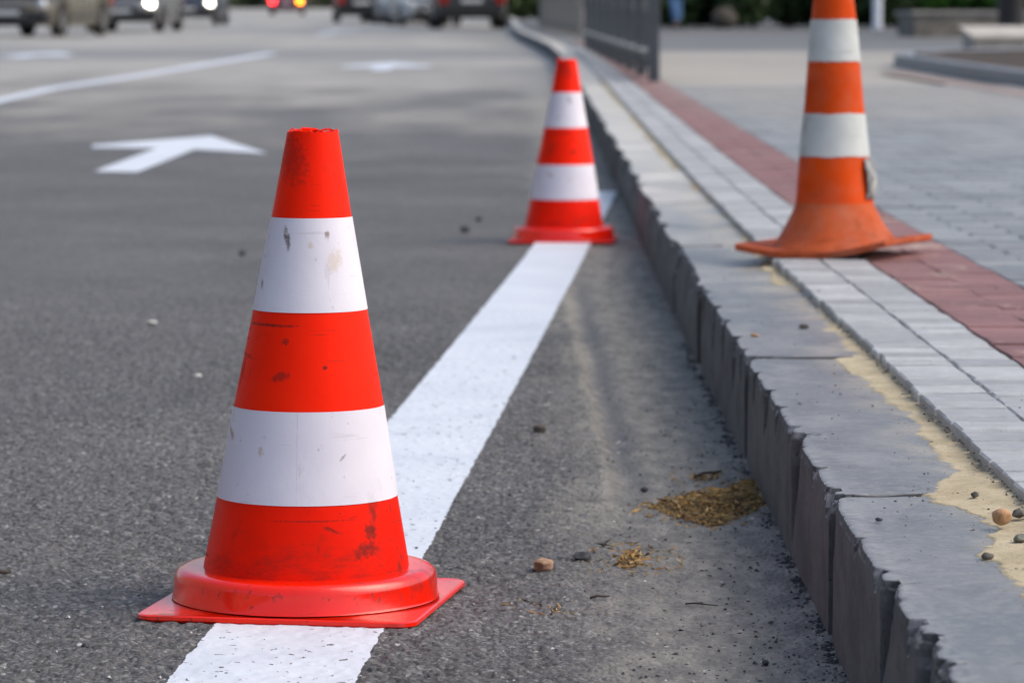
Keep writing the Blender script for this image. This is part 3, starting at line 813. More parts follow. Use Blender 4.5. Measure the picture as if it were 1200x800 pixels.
def litter(name, outline_px, n, height, label, size=(.004, .014), spread=.0):
    """heap of dry catkins, needles and bark scraps inside an outline of the photo"""
    P = [at(*p) for p in outline_px]; c = sum(P, Vector()) / len(P)
    poly = [(p.x, p.y) for p in P]
    def inside(x, y):
        k = False; j = len(poly) - 1
        for i in range(len(poly)):
            if (poly[i][1] > y) != (poly[j][1] > y) and x < (poly[j][0] - poly[i][0]) * (y - poly[i][1]) / (poly[j][1] - poly[i][1]) + poly[i][0]: k = not k
            j = i
        return k
    def dist(x, y):
        d = 9
        for (ax, ay), (bx, by) in zip(poly, poly[1:] + poly[:1]):
            t = max(0, min(1, ((x - ax) * (bx - ax) + (y - ay) * (by - ay)) / ((bx - ax) ** 2 + (by - ay) ** 2 + 1e-12)))
            d = min(d, math.hypot(x - ax - t * (bx - ax), y - ay - t * (by - ay)))
        return d
    x0, x1 = min(p[0] for p in poly), max(p[0] for p in poly); y0, y1 = min(p[1] for p in poly), max(p[1] for p in poly)
    V = []; Fc = []; MI = []; k = 0
    while k < n:
        x, y = random.uniform(x0 - spread, x1 + spread), random.uniform(y0 - spread, y1 + spread)
        ins = inside(x, y)
        if not ins and (random.random() > .06 or dist(x, y) > spread): continue
        k += 1
        top = height * min(1, dist(x, y) / .03) * (.45 + .8 * float(vn(x * 45, y * 45, 81))) if ins else 0
        z = random.uniform(.15, 1) * top + .0025
        a = random.uniform(0, 6.28); e = random.gauss(0, .35); L = random.uniform(*size) * (1.8 if random.random() < .08 else 1); w = L * random.uniform(.1, .3)
        d = Vector((math.cos(a) * math.cos(e), math.sin(a) * math.cos(e), math.sin(e))) * L / 2
        s = Vector((-math.sin(a), math.cos(a), random.gauss(0, .5))).normalized() * w / 2
        up = Vector((0, 0, w * .35)); q = Vector((x, y, z)) - Vector((c.x, c.y, 0))
        i = len(V); V += [q - d, q + s * 1.0, q + d, q - s, q + up]
        Fc += [(i, i + 1, i + 4), (i + 1, i + 2, i + 4), (i + 2, i + 3, i + 4), (i + 3, i, i + 4)]
        m = random.choices(range(5), (5, 4, 1.3, 2.6, 2))[0]; MI += [m] * 4
    o = link_mesh(name, V, Fc, M_DRY); o.data.polygons.foreach_set('material_index', MI); o.location = (c.x, c.y, g(c.y))
    if 'scraps' in name: o['kind'] = 'stuff'
    return tag(o, label, 'litter')
litter('dry_litter_heap', ((760, 595), (790, 588), (830, 583), (862, 570), (880, 563), (893, 567), (897, 590), (890, 600), (862, 610), (838, 619), (812, 614), (785, 606)), 5200, .017, 'large flat heap of golden brown dry plant litter against the kerb', spread=.03)
litter('dry_litter_tuft', ((720, 664), (735, 648), (744, 645), (751, 655), (752, 665), (735, 669)), 420, .016, 'small tuft of orange brown dry litter right of the stones', size=(.004, .016), spread=.05)
litter('dry_litter_scraps', ((808, 561), (830, 556), (850, 554), (842, 563), (820, 568)), 200, .006, 'dark scattered plant scraps just above the large litter heap', spread=.05)
litter('dry_litter_scraps', ((625, 711), (645, 712), (662, 716), (655, 720), (635, 716)), 60, .003, 'thin sprinkle of orange plant scraps below the pale brown stone', spread=.04)

# uncountable grit
def grit(name, pts, sizes, mat, zf, label):
    base = np.array([(1, 0, 0), (-.5, .87, 0), (-.5, -.87, 0), (0, 0, .9), (0, 0, -.3), (.5, .6, .5)])
    fc = np.array([(0, 5, 3), (5, 1, 3), (1, 2, 3), (2, 0, 3), (0, 1, 5), (1, 0, 4), (2, 1, 4), (0, 2, 4)])
    V = []; Q = []
    for (x, y), s in zip(pts, sizes):
        a = random.uniform(0, 6.28); ca, sa = math.cos(a), math.sin(a)
        st = np.array((random.uniform(.6, 1.2), random.uniform(.6, 1.2), random.uniform(.35, .9))) * s
        b = base * st * (1 + RNG.uniform(-.25, .25, (6, 1)))
        b = np.stack([b[:, 0] * ca - b[:, 1] * sa, b[:, 0] * sa + b[:, 1] * ca, b[:, 2]], 1) + (x, y, zf(x, y) + .15 * s)
        Q.append(fc + len(V) * 6); V.append(b)
    o = quads_mesh(name, np.concatenate(V), np.concatenate(Q), mat)
    tag(o, kind='stuff'); return tag(o, label, 'grit')
def zroad(x, y): return g(y) + float(road_h(x, y))
pts = []; sz = []
for _ in range(950):
    y = 3.2 + 9 * random.random() ** 1.9; x = random.uniform(-.16 * y, float(kx(y)) - .01)
    if random.random() < .35 and x < .05: continue
    pts.append((x, y)); sz.append(random.choice((.0012, .0015, .002, .0025, .0035)))
for _ in range(1700):
    y = 3.2 + 6 * random.random() ** 1.5; x = float(kx(y)) - abs(random.gauss(0, .11)) - .005
    pts.append((x, y)); sz.append(random.choice((.001, .0012, .0015, .002, .003)))
grit('grit', pts, sz, S_DARK, zroad, 'dark grit scattered over the asphalt and gutter')
pts = []; sz = []
for _ in range(420):
    y = 3.2 + 7 * random.random() ** 1.8; x = random.uniform(-.16 * y, float(kx(y)) - .01)
    pts.append((x, y)); sz.append(random.choice((.0012, .0015, .002, .003)))
grit('grit', pts, sz, S_PALE, zroad, 'pale stone dust and chips scattered over the asphalt')
pts = []; sz = []
for _ in range(1700):
    y = 2.9 + 4.0 * random.random(); pts.append((float(kx(y)) - abs(random.gauss(.004, .006)), y)); sz.append(random.choice((.0025, .004, .005)))
grit('grit', pts, sz, S_DARK, lambda x, y: g(y) + .001, 'line of black crumbs along the foot of the kerb')
pts = []; sz = []
for _ in range(170):
    y = 2.9 + 5 * random.random() ** 1.3; x = float(kx(y)) + random.uniform(.03, .18); pts.append((x, y)); sz.append(random.choice((.001, .0015, .002, .0028)))
grit('grit', pts, sz, S_GREY, lambda x, y: g(y) + .151 + (.006 if x > float(np.interp(y, spy, spx)) else 0), 'crumbs of grit on the kerb stones and sand')
pts = []; sz = []
for _ in range(1100):
    y = 2.9 + 4.6 * random.random(); x = float(np.interp(y, spy, spx)) - abs(random.gauss(0, .016)) + .008; pts.append((min(x, float(pe(y)) - .006), y)); sz.append(random.choice((.0006, .0008, .0011)))
grit('sand_grains', pts, sz, M_SAND, lambda x, y: g(y) + .1503, 'loose sand grains thinning out over the kerb stones')
pts = []; sz = []
for _ in range(1300):
    y = 3.4 + 7 * random.random() ** 1.3
    if random.random() < .4: x = float(pe(y)) + random.choice((.0905, .183)) + random.gauss(0, .0016)
    else: y = 1.0 + .0905 * round((y - 1) / .0905); x = float(pe(y)) + random.uniform(.005, .38); y += random.gauss(0, .002)
    pts.append((x, y)); sz.append(random.choice((.001, .0014, .0018)))
grit('grit', pts, sz, S_GREY, lambda x, y: g(y) + .1645, 'dirt crumbs caught in the joints of the pavers')
pts = []; sz = []
for _ in range(420):
    y = 3.2 + 6 * random.random() ** 1.4; pts.append((float(pe(y)) - abs(random.gauss(.002, .006)), y)); sz.append(random.choice((.0015, .002, .003)))
grit('grit', pts, sz, S_GREY, lambda x, y: g(y) + .157, 'crumbs lying along the broken edge of the pavers')
pts = []; sz = []
for _ in range(60):
    y = 3.6 + 6 * random.random(); pts.append((float(pe(y)) + random.uniform(.01, .5), y)); sz.append(random.choice((.0015, .002, .003)))
grit('grit', pts, sz, S_GREY, lambda x, y: g(y) + .1665, 'crumbs of grit on the pavers')
# black wet-looking dirt on the paint around the cone etc. is left to the paint's own texture

# ------------------------------------------------------------------ background: fences, people, planting, cars
M_FENCE = plain('fence_dark_paint', (.07, .08, .095), .45, metal=.2, spec=.5)
M_FENCE2 = plain('fence_weathered_paint', (.20, .19, .175), .6)
M_PALE = plain('pale_metal', (.60, .60, .57), .5)
def fence(a, b, mat, label, ringed, posts_step=2.0):
    a, b = Vector(a), Vector(b); L = (b - a).length; n = max(1, round(L / posts_step)); d = (b - a) / n
    root = empty('street_fence', (a.x, a.y, g(a.y) + .166)); tag(root, label, 'fence', 'street fences on the pavement')
    def P(x, y, z): return (x - a.x, y - a.y, g(y) - g(a.y) + z)
    for i in range(n + 1):
        p = a + d * i; mb = MB(); c = P(p.x, p.y, .6); mb.box(c, (.075, .075, 1.24), 0, .008); mb.box((c[0], c[1], c[2] + .63), (.09, .09, .02), 0, .006)
        mb.build('post', mat, root)
    for i in range(n):
        p, q = a + d * i, a + d * (i + 1); mb = MB(); m = d.length
        for z, h in ((.16, .04), (.56, .03), (1.12, .04)):
            u, v = P(p.x, p.y, z), P(q.x, q.y, z); mid = [(u[k] + v[k]) / 2 for k in range(3)]
            mb.tube([u, mid, v], h * .6, 6)
        k = int(m / .145)
        for j in range(1, k):
            s = p + d * (j / k); mb.tube([P(s.x, s.y, .07), P(s.x, s.y, 1.12)], .011, 6)
        mb.build('railing_panel', mat, root)
        if ringed:
            mb = MB()
            for j in range(0, k, 2):
                s = p + d * ((j + .5) / k); c = Vector(P(s.x, s.y, .50)); t = d.normalized().to_3d().to_3d()
                mb.tube([c + t * (.05 * math.cos(w_)) + Vector((0, 0, .05 * math.sin(w_))) for w_ in np.linspace(0, 6.283, 13)], .008, 5)
            mb.build('ring_ornaments', M_PALE, root)
            u, v = P(p.x, p.y, .185), P(q.x, q.y, .185); mb = MB(); mid = [(u[k_] + v[k_]) / 2 for k_ in range(3)]
            mb.box((mid[0], mid[1], mid[2] + .01), (.075, m - .08, .022), math.atan2(-d.x, d.y)); mb.build('rail_cap', M_PALE, root)
    return root
fence((.925, 22.9), (.82, 38.2), M_FENCE, 'dark grey metal railing fence, the nearer one, ending in a square post', True)
fence((1.02, 52), (.60, 73), M_FENCE2, 'lighter weathered grey railing fence standing farther along the kerb', False)

# --- foliage
def leaf_mat(name, a, b):
    t = NT(name); tone = t.attr('tone'); m = t.out(t.mix(tone, a, b), .55, spec=.3); return m
L_DARK = leaf_mat('foliage_dark', (.018, .035, .012), (.045, .085, .025)); L_MID = leaf_mat('foliage_mid', (.035, .10, .014), (.09, .22, .03)); L_LAWN = leaf_mat('foliage_far', (.035, .06, .03), (.09, .13, .06))
M_BARK = plain('bark', (.09, .07, .05), .9, var=.4, scale=30)
def leaves(name, centers, radii, n, size, mat, parent, loc):
    c = np.array(centers)[RNG.integers(0, len(centers), n)]; rr = np.array(radii)[RNG.integers(0, len(radii), n)] if len(radii) != len(centers) else None
    idx = RNG.integers(0, len(centers), n); c = np.array(centers)[idx]; rr = np.array(radii)[idx]
    v = RNG.normal(size=(n, 3)); v /= np.linalg.norm(v, axis=1)[:, None]
    p = c + v * rr * (RNG.random((n, 1)) ** .4)
    nrm = v + RNG.normal(size=(n, 3)) * .7; nrm /= np.linalg.norm(nrm, axis=1)[:, None]
    t = np.cross(nrm, RNG.normal(size=(n, 3))); t /= np.linalg.norm(t, axis=1)[:, None]; b = np.cross(nrm, t)
    s = size * RNG.uniform(.6, 1.4, (n, 1))
    V = np.stack([p - t * s, p + b * s * .55, p + t * s, p - b * s * .55], 1).reshape(-1, 3); V[:, 2] = np.maximum(V[:, 2], .02)
    o = quads_mesh(name, V, np.arange(4 * n).reshape(n, 4), mat, parent)
    at_ = o.data.attributes.new('tone', 'FLOAT', 'FACE'); at_.data.foreach_set('value', np.clip(RNG.random(n) * .7 + .3 * vn(p[:, 0] * 1.3, p[:, 2] * 1.3 + p[:, 1]), 0, 1).astype(np.float32))
    return o
def hedge(x0, x1, y0, y1, h, n, mat, label, zo=.165, size=.14, name='hedge'):
    cx, cy = (x0 + x1) / 2, (y0 + y1) / 2
    root = empty(name, (cx, cy, g(cy) + zo)); tag(root, label, 'hedge')
    k = max(3, int((x1 - x0) / .7)); cs = []; rs = []
    for i in range(k):
        for z in (.3, .75):
            cs.append((x0 + (i + .5) * (x1 - x0) / k - cx + random.gauss(0, .15), random.gauss(0, (y1 - y0) * .18), h * z + random.gauss(0, .06)))
            rs.append((((x1 - x0) / k) * 1.1, (y1 - y0) * .5, h * random.uniform(.30, .40)))
    leaves('foliage', cs, rs, n, size, mat, root, None)
    mb = MB()
    for i in range(k * 2):
        x = random.uniform(x0, x1) - cx; mb.tube([(x, 0, -.05), (x + random.gauss(0, .1), random.gauss(0, .1), h * .7)], .03, 5, .01)
    mb.build('stems', M_BARK, root); return root
def tree(x, y, h, cr, n, mat, label, zo=.165, size=.22):
    root = empty('tree', (x, y, g(y) + zo)); tag(root, label, 'tree', 'trees behind the square and the street')
    mb = MB(); th = h * .42; r0 = .02 * h + .04
    mb.tube([(0, 0, -.1), (.05, .02, th * .5), (0, .1, th), (.1, 0, h * .75)], r0, 9, r0 * .35)
    cs = []; rs = []
    for k in range(9):
        a = k * 2.4; d = cr * random.uniform(.35, .75); z = h * random.uniform(.42, .88)
        e = (d * math.cos(a), d * math.sin(a), z); mb.tube([(0, .05, th * random.uniform(.7, 1)), (e[0] * .5, e[1] * .5, z * .85), e], r0 * .4, 6, r0 * .08)
        q = cr * random.uniform(.38, .58); cs.append(e); rs.append((q, q, q * .75))
    cs.append((0, 0, h * .86)); rs.append((cr * .5, cr * .5, h * .14))
    mb.build('trunk', M_BARK, root, True)
    leaves('crown', cs, rs, n, size, mat, root, None); return root
hedge(2.9, 4.9, 70, 72.5, 2.6, 6500, L_DARK, 'dark bushy hedge behind the person in blue jeans')
hedge(4.9, 6.8, 70.5, 73, 2.9, 6500, L_DARK, 'dark hedge rising behind the weathered cone, past the rock')
hedge(6.8, 8.8, 70.5, 73, 2.7, 6500, L_DARK, 'dark hedge behind the white post at the edge of the square')
hedge(6.35, 8.5, 52.9, 54.0, 2.1, 3600, L_MID, 'bright green shrub growing in the low walled planter', .166 + .30)
hedge(-.6, 1.3, 118, 124, 4.0, 6000, L_DARK, 'dark green hedge beyond the kerb bend right of the parked cars', .0, .2)
hedge(-13, 30, 352, 360, 6.0, 4200, L_LAWN, 'grey-green belt of bushes closing the far end of the street', 0, .6, 'hedge_belt')
hedge(-52, -13, 352, 360, 6.0, 4200, L_LAWN, 'grey-green belt of bushes far behind the oncoming cars', 0, .6, 'hedge_belt')
for x, y, h, cr, m, lab in ((3.6, 78, 9, 3.2, L_DARK, 'dark leafy tree behind the hedge near the jeans-wearing person'), (7.2, 80, 10, 3.6, L_DARK, 'dark leafy tree behind the hedge and white post'),
                            (12.5, 66, 9, 3.4, L_MID, 'green leafy tree at the right behind the planter'), (1.0, 90, 9, 3.0, L_DARK, 'dark leafy tree behind the lighter street fence'), (2.0, 132, 11, 4, L_DARK, 'tall dark tree far up the kerb beyond the parked cars'),
                            (-24, 345, 14, 6, L_LAWN, 'pale green distant tree at the far end of the road'), (-8, 348, 13, 5.5, L_LAWN, 'distant grey-green tree near the road crest')):
    tree(x, y, h, cr, 2600, m, lab)

# --- walls, ledge, post, bin, rocks, bed
M_CONC = plain('concrete_block', (.30, .29, .27), .8, var=.2, scale=6); M_CONCL = plain('concrete_ledge_pale', (.46, .43, .38), .8, var=.15, scale=5)
M_BOULDER = plain('boulder_stone', (.085, .075, .06), .9, var=.4, scale=5)
M_STONEW = plain('wall_stone', (.20, .18, .15), .85, var=.35, scale=4)
def at_p(px, py): return at(px, py, .166)
a = at_p(1068, 43); 
root = empty('planter_wall', (a.x + 1.75, a.y + 1.2, g(a.y) + .166)); tag(root, 'low grey stone planter wall under the bright green shrub', 'wall')
mb = MB()
for sx, sy_, lx_, ly_ in ((0, -1.0, 3.4, .3), (0, 1.0, 3.4, .3), (-1.55, 0, .3, 1.7), (1.55, 0, .3, 1.7)): mb.box((sx, sy_, .15), (lx_, ly_, .34), 0, .015)
mb.build('wall', M_STONEW, root)
mb = MB()
for sx, sy_, lx_, ly_ in ((0, -1.0, 3.5, .38), (0, 1.0, 3.5, .38), (-1.55, 0, .38, 1.62), (1.55, 0, .38, 1.62)): mb.box((sx, sy_, .35), (lx_, ly_, .06), 0, .012)
mb.build('coping', M_CONC, root)
a = at_p(1140, 66)
mb = MB(); mb.add([(.02, 0, -.03), (4, 0, -.03), (4, 1.6, -.03), (.1, 1.6, -.03), (.02, 0, .165), (4, 0, .165), (4, 1.6, .25), (.1, 1.6, .25)], [(3, 2, 1, 0), (0, 1, 5, 4), (1, 2, 6, 5), (2, 3, 7, 6), (3, 0, 4, 7)]); root = empty('concrete_ledge', (a.x, a.y, g(a.y) + .166), 0, math.atan(SLOPE)); tag(root, 'low concrete ledge with a pale sloping top beyond the flower bed', 'ledge')
mb.build('block', M_CONC, root); mb = MB(); mb.add([(-.01, -.03, .166), (4.03, -.03, .166), (4.03, 1.64, .253), (.07, 1.64, .253), (-.01, -.03, .19), (4.03, -.03, .19), (4.03, 1.64, .277), (.07, 1.64, .277)], [(3, 2, 1, 0), (4, 5, 6, 7), (0, 1, 5, 4), (1, 2, 6, 5), (2, 3, 7, 6), (3, 0, 4, 7)]); mb.build('top_slab', M_CONCL, root)
p = at_p(1180, 40); p = Vector((600 / F * 44 * .97, 44.0, g(44) + .166))
root = empty('litter_bin', p); tag(root, 'black round litter bin standing behind the concrete ledge', 'litter bin')
mb = MB(); mb.lathe([(.13, 0), (.15, .02), (.16, .10), (.17, .62), (.175, .64)], 28); mb.build('bin_body', plain('bin_black', (.022, .022, .026), .4), root, True)
mb = MB(); mb.lathe([(.18, .64), (.185, .66), (.185, .70), (.17, .72), (.12, .715)], 28); mb.build('rim', plain('bin_rim', (.05, .05, .055), .35, metal=.6), root, True)
p = at_p(1028, 34.5); root = empty('white_post', p); tag(root, 'slim white round post in front of the dark hedge', 'post')
M_WPOST = plain('white_post_paint', (.72, .74, .78), .45, var=.05)
mb = MB(); mb.lathe([(.095, .06), (.09, .08), (.09, 2.9), (.085, 2.95)], 24); mb.build('shaft', M_WPOST, root, True)
mb = MB(); mb.lathe([(.12, 0), (.12, .05), (.10, .06)], 24); mb.build('foot', M_WPOST, root, True)
mb = MB(); mb.lathe([(.10, 2.95), (.11, 2.97), (.09, 3.03), (.03, 3.07)], 24); mb.build('cap', M_WPOST, root, True)
for px, py, wx, hx, lab, sd in ((850, 33, 34, 24, 'brown boulder at the foot of the dark hedge', 41), (925, 32, 20, 13, 'small grey boulder at the foot of the hedge beside the weathered cone', 42)):
    q = at_p(px, py); s = q.y / F; o = stone_mesh('boulder', (wx * s, wx * s * .8, hx * s * 1.1), M_BOULDER, sd, .3); o.location = q; tag(o, lab, 'boulder')
M_SOIL = plain('soil', (.045, .032, .022), .95, var=.5, scale=9)
bp = [(3.16, 28.6), (3.14, 24.5), (3.17, 21.7), (3.35, 18), (4.2, 15), (8, 13.5), (12, 16), (12, 30), (8, 32.3), (4.45, 32.0), (3.75, 31.0), (3.35, 29.8)]
sub = []
for (x0, y0), (x1, y1) in zip(bp, bp[1:] + bp[:1]):
    for k in range(4): sub.append((x0 + (x1 - x0) * k / 4, y0 + (y1 - y0) * k / 4))
cx, cy = 6.5, 24.0
n = len(sub); V = [(cx, cy, g(cy) + .31)]; 
for q in (.5, .97): V += [(cx + (x - cx) * q, cy + (y - cy) * q, g(cy + (y - cy) * q) + (.28 if q < .9 else .225) + random.gauss(0, .02)) for x, y in sub]
fs = [(0, 1 + i, 1 + (i + 1) % n) for i in range(n)] + [(1 + i, 1 + n + i, 1 + n + (i + 1) % n, 1 + (i + 1) % n) for i in range(n)]
tag(link_mesh('flower_bed_soil', V, fs, M_SOIL, None, True), kind='structure')
V = []; fs = []
for q, z in ((1.012, .15), (1.012, .25), (1.008, .26), (.985, .26), (.975, .25), (.975, .15)): V += [(cx + (x - cx) * q, cy + (y - cy) * q, g(y) + z) for x, y in sub]
for k in range(5):
    for i in range(n): fs.append((k * n + i, k * n + (i + 1) % n, (k + 1) * n + (i + 1) % n, (k + 1) * n + i))
tag(link_mesh('flower_bed_kerb', V, fs, plain('bed_kerb_concrete', (.24, .26, .28), .6, scale=3)), kind='structure')
# second red stripe of paving that follows the bed
V = []; m = 14
for i in range(m):
    y_ = 13.5 + (26 - 13.5) * i / (m - 1); x_ = float(np.interp(y_, [13.5, 18, 21.7, 26], [3.35, 2.92, 2.86, 2.80])); V += [(x_ - .1, y_, g(y_) + .1685), (x_ + .1, y_, g(y_) + .1685)]
fs = [(2 * i, 2 * i + 1, 2 * i + 3, 2 * i + 2) for i in range(m - 1)]
o = link_mesh('bed_border_stripe_paving', V, fs, M_PRED); tag(o, kind='structure')
a_ = o.data.attributes.new('tone', 'FLOAT', 'FACE'); a_.data.foreach_set('value', [random.random() for _ in fs])

# --- person walking away at the back of the square (only the legs are inside the frame)
def skin(name, joints, edges, mat, parent, sub=2):
    me = bpy.data.meshes.new(name); names = list(joints); me.from_pydata([joints[k][0] for k in names], [(names.index(a), names.index(b)) for a, b in edges], [])
    o = bpy.data.objects.new(name, me); COL.objects.link(o); o.parent = parent
    md = o.modifiers.new('Skin', 'SKIN'); md.use_smooth_shade = True
    sv = me.skin_vertices[0].data if me.skin_vertices else None
    if sv is None: 
        me.attributes; bpy.context.view_layer.objects.active = o
        return o
    for i, k in enumerate(names):
        r_ = joints[k][1]; sv[i].radius = r_ if hasattr(r_, '__len__') else (r_, r_)
    sv[0].use_root = True
    s2 = o.modifiers.new('Subdivision', 'SUBSURF'); s2.levels = sub; s2.render_levels = sub
    me.materials.append(mat); return o
def person(loc, rz):
    root = empty('person', loc, rz); tag(root, 'person in blue jeans and dark shoes walking along the dark hedge', 'person')
    sk = plain('skin', (.50, .30, .21), .55, var=.06); jn = plain('jeans', (.07, .15, .29), .85, var=.25, scale=14); sh = plain('shirt', (.25, .26, .28), .85); shoe = plain('shoes', (.03, .028, .028), .6); hair = plain('hair', (.035, .022, .015), .6)
    J = {'pelvis': ((0, 0, .95), (.15, .10)), 'waist': ((0, 0, 1.08), (.135, .095)), 'chest': ((0, -.01, 1.30), (.165, .11)), 'neck0': ((0, 0, 1.46), (.07, .065)), 'neck': ((0, -.01, 1.53), (.055, .055)),
         'jaw': ((0, -.035, 1.58), (.062, .075)), 'head': ((0, -.02, 1.66), (.078, .095)), 'crown': ((0, -.01, 1.74), (.055, .07))}
    E = [('pelvis', 'waist'), ('waist', 'chest'), ('chest', 'neck0'), ('neck0', 'neck'), ('neck', 'jaw'), ('jaw', 'head'), ('head', 'crown')]
    for s, sg in (('l', -1), ('r', 1)):
        st = .16 * sg
        J.update({'hip' + s: ((.10 * sg, 0, .88), .085), 'knee' + s: ((.10 * sg, -.06 + st * .5, .50), .058), 'calf' + s: ((.10 * sg, st * .8, .34), .054), 'ank' + s: ((.10 * sg, st, .09), .036), 'toe' + s: ((.115 * sg, st - .15, .035), .034),
                  'sho' + s: ((.20 * sg, 0, 1.42), .058), 'elb' + s: ((.25 * sg, .05 - st * .3, 1.14), .042), 'wri' + s: ((.25 * sg, -.06 - st * .6, .92), .026), 'palm' + s: ((.25 * sg, -.085 - st * .7, .85), (.022, .038))})
        E += [('pelvis', 'hip' + s), ('hip' + s, 'knee' + s), ('knee' + s, 'calf' + s), ('calf' + s, 'ank' + s), ('ank' + s, 'toe' + s), ('chest', 'sho' + s), ('sho' + s, 'elb' + s), ('elb' + s, 'wri' + s), ('wri' + s, 'palm' + s)]
        for f_, (dy, ln) in enumerate(((-.03, .075), (-.01, .085), (.01, .08), (.028, .062))):
            b0 = J['palm' + s][0]; J[f'f{f_}{s}'] = ((b0[0], b0[1] + dy, b0[2] - .045), .0095); J[f'g{f_}{s}'] = ((b0[0] - .015 * sg, b0[1] + dy - .005, b0[2] - .045 - ln * .6), .008)
            E += [('palm' + s, f'f{f_}{s}'), (f'f{f_}{s}', f'g{f_}{s}')]
        b0 = J['palm' + s][0]; J['t0' + s] = ((b0[0] - .01 * sg, b0[1] - .045, b0[2] + .01), .011); J['t1' + s] = ((b0[0] - .02 * sg, b0[1] - .06, b0[2] - .035), .009); E += [('palm' + s, 't0' + s), ('t0' + s, 't1' + s)]
    skin('body', J, E, sk, root)
    K = {'pelvis': ((0, 0, .95), (.17, .125)), 'w': ((0, 0, 1.04), (.16, .115))}; E2 = [('pelvis', 'w')]
    for s, sg in (('l', -1), ('r', 1)):
        st = .16 * sg
        K.update({'hip' + s: ((.10 * sg, 0, .87), .105), 'knee' + s: ((.10 * sg, -.06 + st * .5, .50), .085), 'calf' + s: ((.10 * sg, st * .8, .32), .085), 'hem' + s: ((.10 * sg, st * .98, .11), .078)}); E2 += [('pelvis', 'hip' + s), ('hip' + s, 'knee' + s), ('knee' + s, 'calf' + s), ('calf' + s, 'hem' + s)]
    skin('jeans', K, E2, jn, root)
    K = {'w': ((0, 0, 1.0), (.175, .13)), 'c': ((0, -.01, 1.30), (.185, .13)), 't': ((0, 0, 1.45), (.10, .085))}; E2 = [('w', 'c'), ('c', 't')]
    for s, sg in (('l', -1), ('r', 1)):
        st = .16 * sg; K.update({'s' + s: ((.20 * sg, 0, 1.42), .075), 'e' + s: ((.245 * sg, .045 - st * .25, 1.17), .062)}); E2 += [('c', 's' + s), ('s' + s, 'e' + s)]
    skin('shirt', K, E2, sh, root)
    for sg in (-1, 1):
        st = .16 * sg; skin('shoe', {'a': ((.10 * sg, st + .045, .045), (.045, .045)), 'b': ((.105 * sg, st - .06, .042), (.05, .04)), 'c': ((.115 * sg, st - .175, .036), (.045, .032))}, [('a', 'b'), ('b', 'c')], shoe, root)
    mb = MB(); mb.lathe([(.001, .115), (.05, .105), (.083, .065), (.094, .01), (.092, -.045), (.08, -.07)], 20, (0, .018, 1.67), caps=False); mb.build('hair', hair, root, True)
    mb = MB(); mb.lathe([(.013, 0), (.010, .02), (.004, .03)], 10, (0, -.122, 1.635)); mb.build('nose', sk, root, True)
    for sg in (-1, 1):
        mb = MB(); mb.lathe([(.001, -.009), (.008, -.004), (.008, .004), (.001, .009)], 10, (.03 * sg, -.108, 1.665)); mb.build('eye', plain('eye_white', (.5, .5, .5), .3), root, True)
        mb = MB(); mb.lathe([(.012, -.01), (.024, -.005), (.024, .008), (.012, .012)], 12, (.083 * sg, 0, 1.655), 'x'); mb.build('ear', sk, root, True)
    mb = MB(); mb.box((0, -.112, 1.592), (.045, .012, .008), 0, .003); mb.build('mouth', plain('lips', (.42, .18, .15), .5), root)
pp = at_p(793, 33.3); person((pp.x, pp.y, pp.z), R(205))

# --- cars
M_GLASS = plain('car_glass', (.012, .016, .018), .06, var=.05, spec=.8); M_TYRE = plain('tyre_rubber', (.02, .02, .02), .8); M_RIM = plain('rim_alloy', (.45, .45, .46), .3, metal=.9)
M_BLACK = plain('black_plastic', (.018, .018, .02), .5); M_CHROME = plain('chrome', (.7, .7, .72), .15, metal=1.0); M_PLATE = plain('number_plate', (.62, .63, .62), .4, var=.03)
M_LAMPON = plain('headlight_lit', (.9, .9, .9), .2, emit=(1, .93, .80), estr=7); M_LAMPOFF = plain('headlight_glass', (.50, .53, .56), .12, metal=.4); M_TAILOFF = plain('tail_light', (.30, .012, .01), .2); M_TAILON = plain('tail_light_lit', (.8, .02, .02), .2, emit=(1, .03, .035), estr=7); M_AMBER = plain('indicator_lit', (.9, .3, .02), .2, emit=(1, .26, .01), estr=7)
def paint(name, c): return plain(name, c, .3, metal=.0, var=.05, scale=3, coat=.25)
